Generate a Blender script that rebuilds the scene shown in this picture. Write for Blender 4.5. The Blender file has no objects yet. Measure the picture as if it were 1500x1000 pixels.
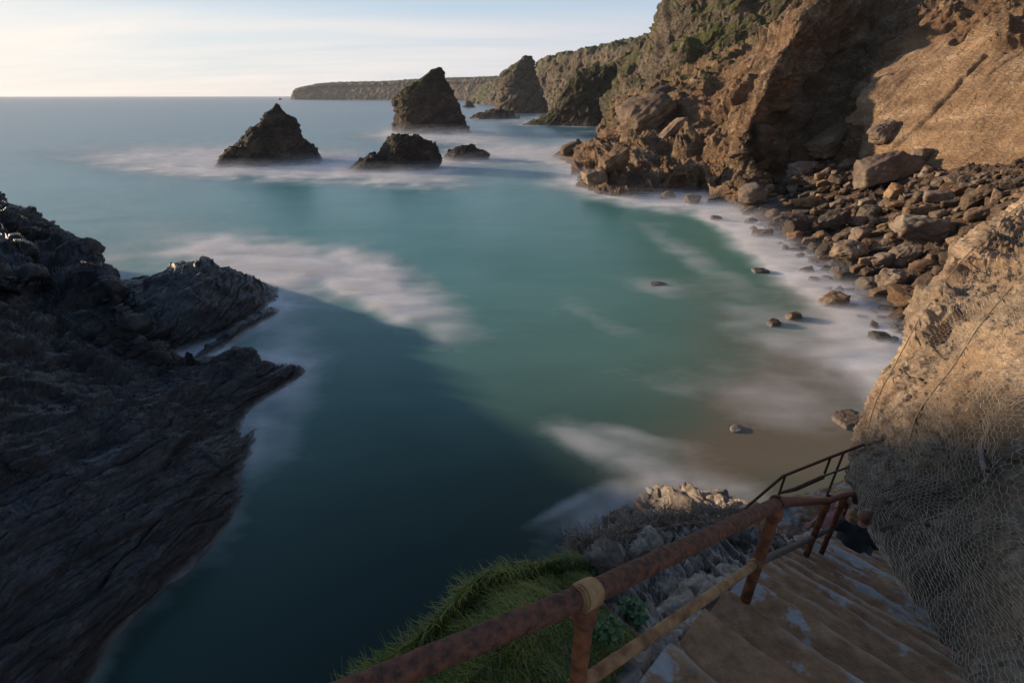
import bpy, bmesh, math, random
import numpy as np
from mathutils import Vector, kdtree
from mathutils.bvhtree import BVHTree

random.seed(7); rng = np.random.default_rng(7)
S = bpy.context.scene
COL = S.collection
R = math.radians

# ------------------------------------------------------------------ camera
H = 20.0
F = 708.0
PITCH = math.atan(360.0 / F)
CT, ST = math.cos(PITCH), math.sin(PITCH)
cam_d = bpy.data.cameras.new('camera')
cam = bpy.data.objects.new('camera', cam_d); COL.objects.link(cam)
cam.location = (0, 0, H); cam.rotation_euler = (math.pi / 2 - PITCH, 0, 0)
cam_d.sensor_width = 36; cam_d.lens = F / 1500 * 36
cam_d.clip_start = 0.05; cam_d.clip_end = 60000
S.camera = cam

# ------------------------------------------------------------------ sun, sky, exposure
SUN_AZ, SUN_EL = R(-70), R(10.5)
sd = Vector((math.sin(SUN_AZ) * math.cos(SUN_EL), math.cos(SUN_AZ) * math.cos(SUN_EL), math.sin(SUN_EL)))
sun_d = bpy.data.lights.new('sun', 'SUN'); sun_d.energy = 5.0; sun_d.angle = R(1.4); sun_d.color = (1.0, 0.78, 0.54)
sun = bpy.data.objects.new('sun', sun_d); COL.objects.link(sun)
sun.rotation_euler = sd.to_track_quat('Z', 'Y').to_euler(); sun.location = (-60, 30, 60)
S.view_settings.view_transform = 'Standard'; S.view_settings.look = 'None'
S.view_settings.exposure = 0.38; S.view_settings.gamma = 1.0
S.cycles.max_bounces = 6; S.cycles.transparent_max_bounces = 24; S.cycles.volume_bounces = 0
S.cycles.use_denoising = True

def N(nt, kind, **kw):
    n = nt.nodes.new(kind)
    for k, v in kw.items():
        if k == 'inp':
            for a, b in v.items():
                n.inputs[a].default_value = b
        else:
            setattr(n, k, v)
    return n

def L(nt, a, b):
    nt.links.new(a, b)

def mixc(nt, fac, a, b, mode='MIX'):
    n = nt.nodes.new('ShaderNodeMix'); n.data_type = 'RGBA'; n.blend_type = mode
    for sock, v in ((n.inputs[0], fac), (n.inputs[6], a), (n.inputs[7], b)):
        if hasattr(v, 'is_linked') or hasattr(v, 'links'):
            nt.links.new(v, sock)
        else:
            sock.default_value = v if isinstance(v, (int, float)) else tuple(v) + (1.0,) * (4 - len(v))
    return n.outputs[2]

def mth(nt, op, a, b=0.0, clamp=False):
    n = nt.nodes.new('ShaderNodeMath'); n.operation = op; n.use_clamp = clamp
    for i, v in enumerate((a, b)):
        if hasattr(v, 'links'):
            nt.links.new(v, n.inputs[i])
        else:
            n.inputs[i].default_value = v
    return n.outputs[0]

def ramp(nt, src, stops, interp='LINEAR'):
    n = nt.nodes.new('ShaderNodeValToRGB'); n.color_ramp.interpolation = interp
    els = n.color_ramp.elements
    while len(els) < len(stops):
        els.new(0.5)
    for e, (p, c) in zip(els, stops):
        e.position = p; e.color = (c, c, c, 1) if isinstance(c, (int, float)) else tuple(c) + (1,)
    nt.links.new(src, n.inputs[0])
    return n.outputs[0]

def remap(nt, src, a, b, c=0.0, d=1.0):
    n = nt.nodes.new('ShaderNodeMapRange'); n.clamp = True
    nt.links.new(src, n.inputs[0])
    for i, v in enumerate((a, b, c, d)):
        n.inputs[1 + i].default_value = v
    return n.outputs[0]

W = bpy.data.worlds.new('World'); S.world = W; W.use_nodes = True
wn = W.node_tree; wn.nodes.clear()
sky = N(wn, 'ShaderNodeTexSky', sky_type='NISHITA', sun_disc=False, sun_elevation=SUN_EL, sun_rotation=SUN_AZ,
        air_density=1.0, dust_density=0.6, ozone_density=3.0)
tc = N(wn, 'ShaderNodeTexCoord')
sep = N(wn, 'ShaderNodeSeparateXYZ'); L(wn, tc.outputs['Generated'], sep.inputs[0])
# stratus streaks: noise in the plane of a cloud deck above the sea
elev = mth(wn, 'MAXIMUM', sep.outputs[2], 0.0)
den = mth(wn, 'ADD', elev, 0.09)
cx = mth(wn, 'DIVIDE', sep.outputs[0], den); cy = mth(wn, 'DIVIDE', sep.outputs[1], den)
cmb = N(wn, 'ShaderNodeCombineXYZ'); L(wn, mth(wn, 'MULTIPLY', cx, 0.35), cmb.inputs[0]); L(wn, mth(wn, 'MULTIPLY', cy, 1.0), cmb.inputs[1])
rotn = N(wn, 'ShaderNodeVectorRotate', rotation_type='Z_AXIS'); rotn.inputs['Angle'].default_value = R(8); L(wn, cmb.outputs[0], rotn.inputs[0])
cn = N(wn, 'ShaderNodeTexNoise', inp={'Scale': 0.8, 'Detail': 8.0, 'Roughness': 0.6, 'Distortion': 0.4}); L(wn, rotn.outputs[0], cn.inputs['Vector'])
cfac = ramp(wn, cn.outputs[0], [(0.36, 0.0), (0.66, 1.0)])
band = ramp(wn, elev, [(0.0, 0.98), (0.06, 0.95), (0.10, 0.85), (0.135, 0.15), (0.3, 0.0)])
cloudf = mth(wn, 'MULTIPLY', mth(wn, 'ADD', mth(wn, 'MULTIPLY', cfac, 0.55), 0.42), band, clamp=True)
vm = N(wn, 'ShaderNodeVectorMath', operation='DOT_PRODUCT'); L(wn, tc.outputs['Generated'], vm.inputs[0]); vm.inputs[1].default_value = (math.sin(SUN_AZ), math.cos(SUN_AZ), 0)
toward = remap(wn, vm.outputs['Value'], 0.0, 0.85)
ccol = mixc(wn, toward, (4.7, 4.5, 4.95), (6.9, 6.25, 5.6))
veil = mixc(wn, ramp(wn, elev, [(0.0, 0.8), (0.3, 0.7), (0.7, 0.0)]), sky.outputs[0], (3.6, 4.5, 5.4))
skycol = mixc(wn, cloudf, veil, ccol)
bg = N(wn, 'ShaderNodeBackground', inp={'Strength': 0.12}); L(wn, skycol, bg.inputs[0])
wo = N(wn, 'ShaderNodeOutputWorld'); L(wn, bg.outputs[0], wo.inputs[0])

# ------------------------------------------------------------------ points, tags
def ray(px, py):
    u = 500.0 - py
    return np.array([px - 750.0, F * CT + u * ST, -F * ST + u * CT])

def PZ(px, py, z):
    r = ray(px, py); t = (z - H) / r[2]
    return np.array([r[0] * t, r[1] * t, z])

def PY(px, py, Y):
    r = ray(px, py); t = Y / r[1]
    return np.array([r[0] * t, Y, H + r[2] * t])

def Wp(x, y, z):
    return np.array([x, y, z], float)

def tag(o, label=None, cat=None, group=None, kind=None):
    if label: o['label'] = label
    if cat: o['category'] = cat
    if group: o['group'] = group
    if kind: o['kind'] = kind
    return o

def empty(name, loc=(0, 0, 0)):
    o = bpy.data.objects.new(name, None); COL.objects.link(o); o.location = loc; o.empty_display_size = 0.2
    return o

def link(name, me, mat=None, parent=None):
    o = bpy.data.objects.new(name, me); COL.objects.link(o)
    if mat: me.materials.append(mat)
    if parent:
        o.parent = parent
        o.matrix_parent_inverse = parent.matrix_basis.inverted()
    return o

# ------------------------------------------------------------------ noise
def hsh(ix, iy, iz, seed):
    h = (ix.astype(np.int64) * 374761393 + iy.astype(np.int64) * 668265263 + iz.astype(np.int64) * 2147483647 + seed * 1274126177) & 0xffffffff
    h = ((h ^ (h >> 13)) * 1274126177) & 0xffffffff
    h = ((h ^ (h >> 16)) * 2246822519) & 0xffffffff
    h = h ^ (h >> 15)
    return (h & 0xffffff).astype(np.float64) / 0xffffff

def vnoise(p, seed=0):
    i = np.floor(p); f = p - i; f = f * f * f * (f * (f * 6 - 15) + 10)
    i = i.astype(np.int64); out = 0
    for dx in (0, 1):
        wx = f[:, 0] if dx else 1 - f[:, 0]
        for dy in (0, 1):
            wy = f[:, 1] if dy else 1 - f[:, 1]
            for dz in (0, 1):
                wz = f[:, 2] if dz else 1 - f[:, 2]
                out = out + wx * wy * wz * hsh(i[:, 0] + dx, i[:, 1] + dy, i[:, 2] + dz, seed)
    return out * 2 - 1

def fbm(p, octv=4, seed=0, gain=0.5):
    a, s, o = 1.0, 0.0, 0
    for k in range(octv):
        o = o + a * vnoise(p * (2.03 ** k) + 17.3 * k, seed + k); s += a; a *= gain
    return o / s

def ridged(p, octv=4, seed=0):
    a, s, o = 1.0, 0.0, 0
    for k in range(octv):
        o = o + a * (1 - np.abs(vnoise(p * (2.07 ** k) + 9.1 * k, seed + k)) * 2); s += a; a *= 0.5
    return o / s

def basis(dip_dir, dip):
    """rows: two axes lying in the bedding, then its normal"""
    n = np.array([math.sin(dip) * math.cos(dip_dir), math.sin(dip) * math.sin(dip_dir), math.cos(dip)])
    a = np.cross(n, [0.1, 0.2, 1.0]); a /= np.linalg.norm(a); b = np.cross(n, a)
    return np.array([a, b, n])

def facet(p, B, sc, seed=0, tilt=1.0, K=42.0):
    """angular blocks: every voronoi cell is a tilted plane of its own"""
    q = (p @ B.T) / np.array(sc)
    base = np.floor(q - 0.5).astype(np.int64)
    num = np.zeros(len(p)); den_ = np.zeros(len(p)) + 1e-12
    for dx in (0, 1):
        for dy in (0, 1):
            for dz in (0, 1):
                c = base + np.array([dx, dy, dz])
                j = [hsh(c[:, 0], c[:, 1], c[:, 2], seed + 11 * k) for k in range(7)]
                d = q - (c + np.stack([0.5 + (j[0] - 0.5) * 0.8, 0.5 + (j[1] - 0.5) * 0.8, 0.5 + (j[2] - 0.5) * 0.8], 1))
                dist = (d * d).sum(1)
                h = (j[3] - 0.5) * 1.2 + tilt * ((j[4] - 0.5) * d[:, 0] + (j[5] - 0.5) * d[:, 1] + (j[6] - 0.5) * d[:, 2]) * 2
                w = np.exp(-K * dist) + 1e-9
                num += w * h; den_ += w
    return num / den_

def strata(p, B, thick, seed=0, warp=0.5, wsc=3.0):
    q = p @ B.T
    t = q[:, 2] / thick + warp * fbm(p / wsc, 3, seed)
    i = np.floor(t); f = t - i
    z = np.zeros_like(i)
    r0 = hsh(i, z, z, seed + 5)
    # each layer broken along its length
    k = np.floor(q[:, 0] / (thick * 7) + r0 * 9); r1 = hsh(i, k, z, seed + 6)
    return (r0 * 0.6 + r1 * 0.6 - 0.6) - 0.5 * np.clip(1 - f / 0.14, 0, 1) + 0.25 * (f - 0.5)

# ------------------------------------------------------------------ lofted nets
def resample(net, nu, nv, tens=0.42):
    """net (R,C,3) -> (nu,nv,3), cardinal splines through every control point"""
    def axis(a, n):
        m = a.shape[0]
        t = np.linspace(0, m - 1, n); i = np.minimum(t.astype(int), m - 2); f = (t - i)[:, None, None]
        p0 = a[np.maximum(i - 1, 0)]; p1 = a[i]; p2 = a[i + 1]; p3 = a[np.minimum(i + 2, m - 1)]
        m1 = (p2 - p0) * tens; m2 = (p3 - p1) * tens
        return (2 * f**3 - 3 * f**2 + 1) * p1 + (f**3 - 2 * f**2 + f) * m1 + (-2 * f**3 + 3 * f**2) * p2 + (f**3 - f**2) * m2
    a = axis(np.asarray(net, float), nu)
    return axis(a.transpose(1, 0, 2), nv).transpose(1, 0, 2)

def normals(G, toward=None, closed=False):
    du = np.gradient(G, axis=0)
    if closed:
        dv = (np.roll(G, -1, 1) - np.roll(G, 1, 1)) / 2
    else:
        dv = np.gradient(G, axis=1)
    n = np.cross(du, dv); n /= np.linalg.norm(n, axis=2, keepdims=True) + 1e-9
    if toward is not None:
        d = ((np.array(toward) - G) * n).sum(2)
        if np.median(np.sign(d)) < 0: n = -n
    return n

def grid_mesh(name, G, attrs=None, closed=False, sharp=False):
    nu, nv, _ = G.shape
    me = bpy.data.meshes.new(name)
    idx = np.arange(nu * nv).reshape(nu, nv)
    if closed:
        nx = np.roll(idx, -1, 1)
        q = np.stack([idx[:-1], nx[:-1], nx[1:], idx[1:]], -1).reshape(-1, 4)
    else:
        q = np.stack([idx[:-1, :-1], idx[:-1, 1:], idx[1:, 1:], idx[1:, :-1]], -1).reshape(-1, 4)
    raw_mesh(me, G.reshape(-1, 3), q, attrs, sharp)
    return me

def raw_mesh(me, V, Q, attrs=None, sharp=False):
    k = Q.shape[1]
    me.vertices.add(len(V)); me.vertices.foreach_set('co', np.ascontiguousarray(V, dtype=np.float32).ravel())
    me.loops.add(Q.size); me.loops.foreach_set('vertex_index', Q.astype(np.int32).ravel())
    me.polygons.add(len(Q)); me.polygons.foreach_set('loop_start', np.arange(0, Q.size, k, dtype=np.int32))
    me.update(calc_edges=True)
    me.polygons.foreach_set('use_smooth', np.full(len(Q), not sharp))
    for an, av in (attrs or {}).items():
        if av.ndim == 2:
            a = me.attributes.new(an, 'FLOAT_COLOR', 'POINT')
            a.data.foreach_set('color', np.concatenate([av, np.ones((len(av), 1))], 1).astype(np.float32).ravel())
        else:
            a = me.attributes.new(an, 'FLOAT', 'POINT'); a.data.foreach_set('value', av.astype(np.float32).ravel())
    return me

SHORE = []          # sampled points where rock meets the sea, for foam

def note_shore(V, step=1, w=1.0):
    m = np.abs(V[:, 2]) < 0.5
    for p in V[m][::step]:
        SHORE.append((p[0], p[1], w))

# ------------------------------------------------------------------ materials
def rock_mat(name, dark, mid, light, scale=1.0, bump=0.3, bdist=0.3, B=None, green=None, red=None, wet=0.9, foam=True, rough=0.85, coords='Object', tint=True, streak=1.0, lichen=None, rand=False):
    m = bpy.data.materials.new(name); m.use_nodes = True; nt = m.node_tree
    bs = nt.nodes['Principled BSDF']
    tcn = N(nt, 'ShaderNodeTexCoord'); src = tcn.outputs[coords]
    if rand:
        oi = N(nt, 'ShaderNodeObjectInfo')
        ad = N(nt, 'ShaderNodeVectorMath', operation='ADD'); L(nt, src, ad.inputs[0]); L(nt, oi.outputs['Location'], ad.inputs[1]); src = ad.outputs[0]
    if B is not None:
        mp = N(nt, 'ShaderNodeMapping'); mp.vector_type = 'POINT'
        from mathutils import Matrix
        e = Matrix([list(B[0]), list(B[1]), list(B[2])]).to_euler()
        mp.inputs['Rotation'].default_value = e
        mp.inputs['Scale'].default_value = (1, 1, streak)
        L(nt, src, mp.inputs[0]); lay = mp.outputs[0]
    else:
        lay = src
    n1 = N(nt, 'ShaderNodeTexNoise', inp={'Scale': 0.35 * scale, 'Detail': 6.0, 'Roughness': 0.62, 'Distortion': 0.3}); L(nt, lay, n1.inputs['Vector'])
    n2 = N(nt, 'ShaderNodeTexNoise', inp={'Scale': 2.6 * scale, 'Detail': 9.0, 'Roughness': 0.68, 'Distortion': 0.6}); L(nt, lay, n2.inputs['Vector'])
    v1 = N(nt, 'ShaderNodeTexVoronoi', feature='DISTANCE_TO_EDGE', inp={'Scale': 1.1 * scale, 'Randomness': 1.0})
    wrp = mixc(nt, 0.12, lay, n2.outputs['Color']); L(nt, wrp, v1.inputs['Vector'])
    f = mth(nt, 'ADD', mth(nt, 'MULTIPLY', n1.outputs[0], 0.5), mth(nt, 'MULTIPLY', n2.outputs[0], 0.5))
    c = ramp(nt, f, [(0.34, dark), (0.5, mid), (0.66, light)])
    if red:
        n3 = N(nt, 'ShaderNodeTexNoise', inp={'Scale': 0.16 * scale, 'Detail': 5.0, 'Roughness': 0.6}); L(nt, src, n3.inputs['Vector'])
        c = mixc(nt, mth(nt, 'MULTIPLY', ramp(nt, n3.outputs[0], [(0.42, 0.0), (0.62, 1.0)]), 0.75), c, red)
    if lichen:
        n4 = N(nt, 'ShaderNodeTexNoise', inp={'Scale': 1.3 * scale, 'Detail': 8.0, 'Roughness': 0.7}); L(nt, src, n4.inputs['Vector'])
        c = mixc(nt, ramp(nt, n4.outputs[0], [(0.56, 0.0), (0.66, 0.8)]), c, lichen)
    if tint:
        at = N(nt, 'ShaderNodeAttribute', attribute_name='tint'); sp = N(nt, 'ShaderNodeSeparateColor'); L(nt, at.outputs['Color'], sp.inputs[0])
        # r = grass, g = tan slab, b = pale or dark shift (0.5 neutral)
        tan = ramp(nt, mth(nt, 'ADD', mth(nt, 'MULTIPLY', n1.outputs[0], .65), mth(nt, 'MULTIPLY', n2.outputs[0], .35)), [(.32, (.10, .065, .042)), (.44, (.24, .15, .085)), (.54, (.33, .21, .12)), (.64, (.46, .35, .24)), (.7, (.36, .17, .08))])
        c = mixc(nt, mth(nt, 'MULTIPLY', sp.outputs[1], 0.85), c, tan)
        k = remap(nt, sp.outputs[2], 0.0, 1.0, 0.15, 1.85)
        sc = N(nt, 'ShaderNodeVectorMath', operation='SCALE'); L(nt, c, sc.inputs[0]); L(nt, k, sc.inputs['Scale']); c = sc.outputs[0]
        if green:
            gcol = mixc(nt, n2.outputs[0], green, tuple(x * 2.4 for x in green))
            gm = mth(nt, 'MULTIPLY', sp.outputs[0], remap(nt, n2.outputs[0], 0.3, 0.52), clamp=True)
            c = mixc(nt, gm, c, gcol)
    if rand:
        hv = N(nt, 'ShaderNodeHueSaturation'); L(nt, c, hv.inputs['Color'])
        L(nt, remap(nt, oi.outputs['Random'], 0, 1, 0.4, 1.3), hv.inputs['Value'])
        rr = mth(nt, 'FRACT', mth(nt, 'MULTIPLY', oi.outputs['Random'], 7.13))
        L(nt, remap(nt, rr, 0, 1, 0.7, 1.25), hv.inputs['Saturation']); c = hv.outputs[0]
    geo = N(nt, 'ShaderNodeNewGeometry'); gs = N(nt, 'ShaderNodeSeparateXYZ'); L(nt, geo.outputs['Position'], gs.inputs[0])
    # cracks
    crk = mixc(nt, ramp(nt, n1.outputs[0], [(0.45, 0.0), (0.6, 1.0)]), (1, 1, 1), ramp(nt, v1.outputs[0], [(0.0, 0.45), (0.03, 1.0)]))
    c = mixc(nt, 1.0, c, crk, 'MULTIPLY')
    r_in = None
    if foam:
        wz = mth(nt, 'ADD', gs.outputs[2], mth(nt, 'MULTIPLY', n2.outputs[0], -2.2))
        wetf = remap(nt, wz, -0.9, 0.6, 1.0, 0.0)
        c = mixc(nt, mth(nt, 'MULTIPLY', wetf, 0.55), c, (0.03, 0.026, 0.022))
        r_in = remap(nt, wetf, 0, 1, rough, 0.45)
        fz = mth(nt, 'ADD', gs.outputs[2], mth(nt, 'MULTIPLY', n1.outputs[0], -0.9))
        ff = remap(nt, fz, -0.75, -0.3 + .25 * foam, 1.0, 0.0)
        c = mixc(nt, mth(nt, 'MULTIPLY', ff, 0.6), c, (0.42, 0.40, 0.40))
    L(nt, c, bs.inputs['Base Color'])
    if r_in is not None: L(nt, r_in, bs.inputs['Roughness'])
    else: bs.inputs['Roughness'].default_value = rough
    bs.inputs['Specular IOR Level'].default_value = 0.35
    hgt = mth(nt, 'ADD', mth(nt, 'MULTIPLY', n2.outputs[0], 0.9), mth(nt, 'MULTIPLY', ramp(nt, v1.outputs[0], [(0.0, 0.0), (0.12, 1.0)]), 0.10))
    bp = N(nt, 'ShaderNodeBump', inp={'Strength': bump, 'Distance': bdist}); L(nt, hgt, bp.inputs['Height']); L(nt, bp.outputs[0], bs.inputs['Normal'])
    return m

B_LEFT = basis(R(150), R(38))       # bedding of the left headland
B_MAIN = basis(R(200), R(47))
B_ISO = basis(R(20), R(10))

M = {}
M['slate'] = rock_mat('dark slate rock', (0.013, 0.012, 0.0125), (0.042, 0.039, 0.041), (0.12, 0.114, 0.12), 1.5, 0.8, 0.12, B_LEFT, streak=2.6, rough=0.5)
M['cliff'] = rock_mat('brown cliff rock', (0.032, 0.020, 0.013), (0.17, 0.108, 0.062), (0.50, 0.35, 0.205), 0.5, 1.0, 0.9, B_MAIN, green=(0.045, 0.048, 0.009), red=(0.17, 0.088, 0.045), streak=2.4, lichen=(0.28, 0.22, 0.15))
M['highcliff'] = rock_mat('grey cliff rock', (0.04, 0.031, 0.024), (0.13, 0.097, 0.07), (0.32, 0.25, 0.18), 0.24, 1.0, 2.2, B_MAIN, green=(0.05, 0.062, 0.008), streak=2.0)
M['farcliff'] = rock_mat('far cliff rock', (0.05, 0.038, 0.03), (0.12, 0.09, 0.065), (0.25, 0.19, 0.135), 0.06, 0.9, 4.0, B_MAIN, green=(0.045, 0.052, 0.014), streak=1.0)
M['stack'] = rock_mat('sea stack rock', (0.02, 0.014, 0.011), (0.075, 0.054, 0.040), (0.26, 0.19, 0.135), 0.45, 1.0, 1.8, B_MAIN, green=(0.035, 0.036, 0.008), streak=2.0, foam=2.5)
M['boulder'] = rock_mat('boulder rock', (0.06, 0.038, 0.026), (0.17, 0.112, 0.074), (0.36, 0.26, 0.175), 0.55, 0.7, 0.4, None, lichen=(0.27, 0.21, 0.14), tint=False, rand=True)
M['beach'] = rock_mat('rubble ground', (0.025, 0.017, 0.012), (0.07, 0.046, 0.032), (0.16, 0.11, 0.075), 0.9, 0.8, 0.4, None, tint=False)
M['wall'] = rock_mat('netted wall rock', (0.055, 0.040, 0.030), (0.20, 0.148, 0.104), (0.46, 0.36, 0.26), 2.2, 0.7, 0.06, basis(R(140), R(50)), streak=2.2, foam=False, lichen=(0.33, 0.20, 0.10))
M['ledge'] = rock_mat('grey ledge rock', (0.075, 0.054, 0.042), (0.32, 0.245, 0.19), (0.64, 0.55, 0.46), 3.0, 0.7, 0.05, basis(R(180), R(75)), green=(0.035, 0.05, 0.012), streak=4.0, lichen=(0.20, 0.125, 0.075))

# ------------------------------------------------------------------ landforms
def land(name, net, nu, nv, mat, disp, label, cat, kind='structure', tint=None, toward=(0, 0, 20), shore=3, closed=False, group=None):
    G = resample(net, nu, nv) if not closed else net
    n = normals(G, toward, closed)
    P = G.reshape(-1, 3); nn = n.reshape(-1, 3)
    d = disp(P)
    if isinstance(d, tuple):      # second value: world-space shove
        V = P + nn * d[0][:, None] + d[1]
    else:
        V = P + nn * d[:, None]
    G2 = V.reshape(G.shape)
    n2 = normals(G2, toward, closed).reshape(-1, 3)
    t = tint(V, n2, G.shape) if tint else np.tile([0, 0, 0.5], (len(V), 1))
    me = grid_mesh(name, G2, {'tint': np.clip(t, 0, 1)}, closed)
    note_shore(V, shore)
    o = link(name, me, mat)
    tag(o, label, cat, group, kind)
    return o, V, G

# --- left headland
hl = [
 [Wp(-12,-15,-1), Wp(-14,-15,5), Wp(-18,-15,12), Wp(-26,-15,22), Wp(-34,-15,30), Wp(-42,-12,38), Wp(-75,-10,-1)],
 [Wp(-14,2,-1), Wp(-15.5,2,3), Wp(-18,2,6), Wp(-24,3,12), Wp(-32,4,22), Wp(-42,5,34), Wp(-70,10,-1)],
 [PZ(175,965,-.8), PZ(110,900,2.2), PZ(20,820,4), PZ(-80,650,6.5), Wp(-33,20,12), Wp(-41,23,24.5), Wp(-72,30,-1)],
 [PZ(320,815,-.8), PZ(240,790,2.0), PZ(130,730,3.8), PZ(0,640,5.8), Wp(-36,29,10.5), Wp(-41,30,15.5), Wp(-70,42,-1)],
 [PZ(385,700,-.8), PZ(310,690,1.6), PZ(200,650,3.6), PZ(60,560,5.4), PZ(-20,430,7.5), Wp(-40,34,9.5), Wp(-68,46,-1)],
 [PZ(388,610,-.8), PZ(320,600,1.4), PZ(230,580,3.0), PZ(110,520,4.4), PZ(40,440,6.0), Wp(-39.5,37.5,7.8), Wp(-66,52,-1)],
 [PZ(425,572,-.8), PZ(370,565,1.1), PZ(290,555,2.2), PZ(150,520,3.5), PZ(70,440,5.6), PZ(-5,288,9), Wp(-72,66,-1)],
 [PZ(455,552,-.8), PZ(410,545,.8), PZ(330,534,2), PZ(200,528,3.0), PZ(110,440,5.6), PZ(62,334,6.2), Wp(-60,60,-1)],
 [PZ(452,545,-1.0), PZ(400,538,.9), PZ(345,524,2), PZ(238,533,2.6), PZ(165,465,4.8), PZ(132,374,5.8), Wp(-48,52,-1)],
 [PZ(446,542,-1.2), PZ(400,536,.6), PZ(350,520,1.7), PZ(262,530,2.4), PZ(205,478,4.4), PZ(152,412,4.9), Wp(-38,44,-1)],
 [PZ(430,540,-1.5), PZ(380,534,-.5), PZ(330,527,-.3), PZ(270,528,0), PZ(225,500,.6), PZ(180,450,.6), Wp(-33,40,-1.5)],
]
def d_left(P):
    r = np.clip(P[:, 1] / 25, 0.5, 1.25) * np.clip((P[:, 2] + 2.2) / 5, .42, 1)
    return r * (.9 * facet(P, B_LEFT, (6, 4.5, 1.8), 1) + 0.55 * strata(P, B_LEFT, 1.15, 3, 1.1, 4) + 0.42 * facet(P, B_LEFT, (2.3, 1.7, .5), 2, K=80)
            + 0.20 * strata(P, B_LEFT, 0.38, 4, 1.2, 1.6) + 0.17 * facet(P, B_LEFT, (.9, .7, .2), 6, K=110) + 0.07 * facet(P, B_LEFT, (.35, .28, .1), 7, K=110) + .5 * fbm(P / 5, 3, 8))
SH = [Wp(-55,-10,44), Wp(-58,8,36), Wp(-58,27,23.5), Wp(-58,36,17), Wp(-62,46,11), Wp(-70,56,8), Wp(-80,68,6.5), Wp(-58,61,3), Wp(-46,51,2), Wp(-37,43,2), Wp(-32,39.5,-1)]  # unseen shoulder row, added behind the crest to block the sun
hl = [r[:6] + [q] + r[6:] for r, q in zip(hl, SH)]
land('headland', hl, 860, 560, M['slate'], d_left, 'dark slate headland in shade, its strata sloping to the sea beside the left edge of the cove', 'headland')

# --- outcrop beyond it
def backed(rows, k=(-2, 5)):
    return [r + [Wp(r[-1][0] + k[0], r[-1][1] + k[1], -1.2)] for r in rows]
oc = backed([
 [PZ(140,520,-1), PZ(140,490,1.2), PZ(145,450,2.4), PZ(160,420,2.6)],
 [PZ(225,535,-1), PZ(212,492,1.8), PZ(200,445,3.2), PZ(205,408,3.4)],
 [PZ(290,522,-1), PZ(275,482,1.8), PZ(255,430,3.6), PZ(245,394,4.2)],
 [PZ(318,508,-1), PZ(305,472,1.7), PZ(295,430,3.3), PZ(292,382,4.4)],
 [PZ(345,492,-1), PZ(340,462,1.2), PZ(335,430,2.5), PZ(340,394,3.0)],
 [PZ(380,468,-1), PZ(376,452,.6), PZ(372,436,1.2), PZ(378,414,1.3)],
 [PZ(410,447,-1.4), PZ(408,441,-.6), PZ(406,434,-.4), PZ(410,426,-.4)]])
B_OUT = basis(R(200), R(30))
def d_out(P):
    return 0.5 * facet(P, B_OUT, (5, 4, 1.2), 21) + 0.35 * strata(P, B_OUT, 0.9, 22, 1.1, 4) + 0.28 * facet(P, B_OUT, (1.9, 1.4, .4), 24, K=90) + 0.12 * strata(P, B_OUT, 0.35, 23, 1.1, 1.6) + .10 * facet(P, B_OUT, (.7, .6, .18), 25, K=110)
land('rock_outcrop', oc, 260, 300, M['slate'], d_out, 'low grey slate outcrop running into the surf past the dark headland', 'rock', kind='thing', shore=2)
rib = backed([
 [PZ(262,552,-1), PZ(262,543,.2), PZ(264,535,.3)], [PZ(305,530,-1), PZ(300,516,.6), PZ(298,508,.6)], [PZ(352,498,-1), PZ(348,486,.7), PZ(344,478,.7)],
 [PZ(392,474,-1), PZ(388,462,.6), PZ(384,456,.5)], [PZ(425,462,-1.4), PZ(424,455,-.5), PZ(420,450,-.6)]], (-.8, 2))
land('rock_rib', rib, 160, 120, M['slate'], lambda P: 0.25 * facet(P, B_OUT, (2, 1.4, .6), 31) + .18 * strata(P, B_OUT, .4, 32), 'narrow dark rock rib half drowned in white wash in front of the slate outcrop', 'rock', kind='thing', shore=2)

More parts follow.
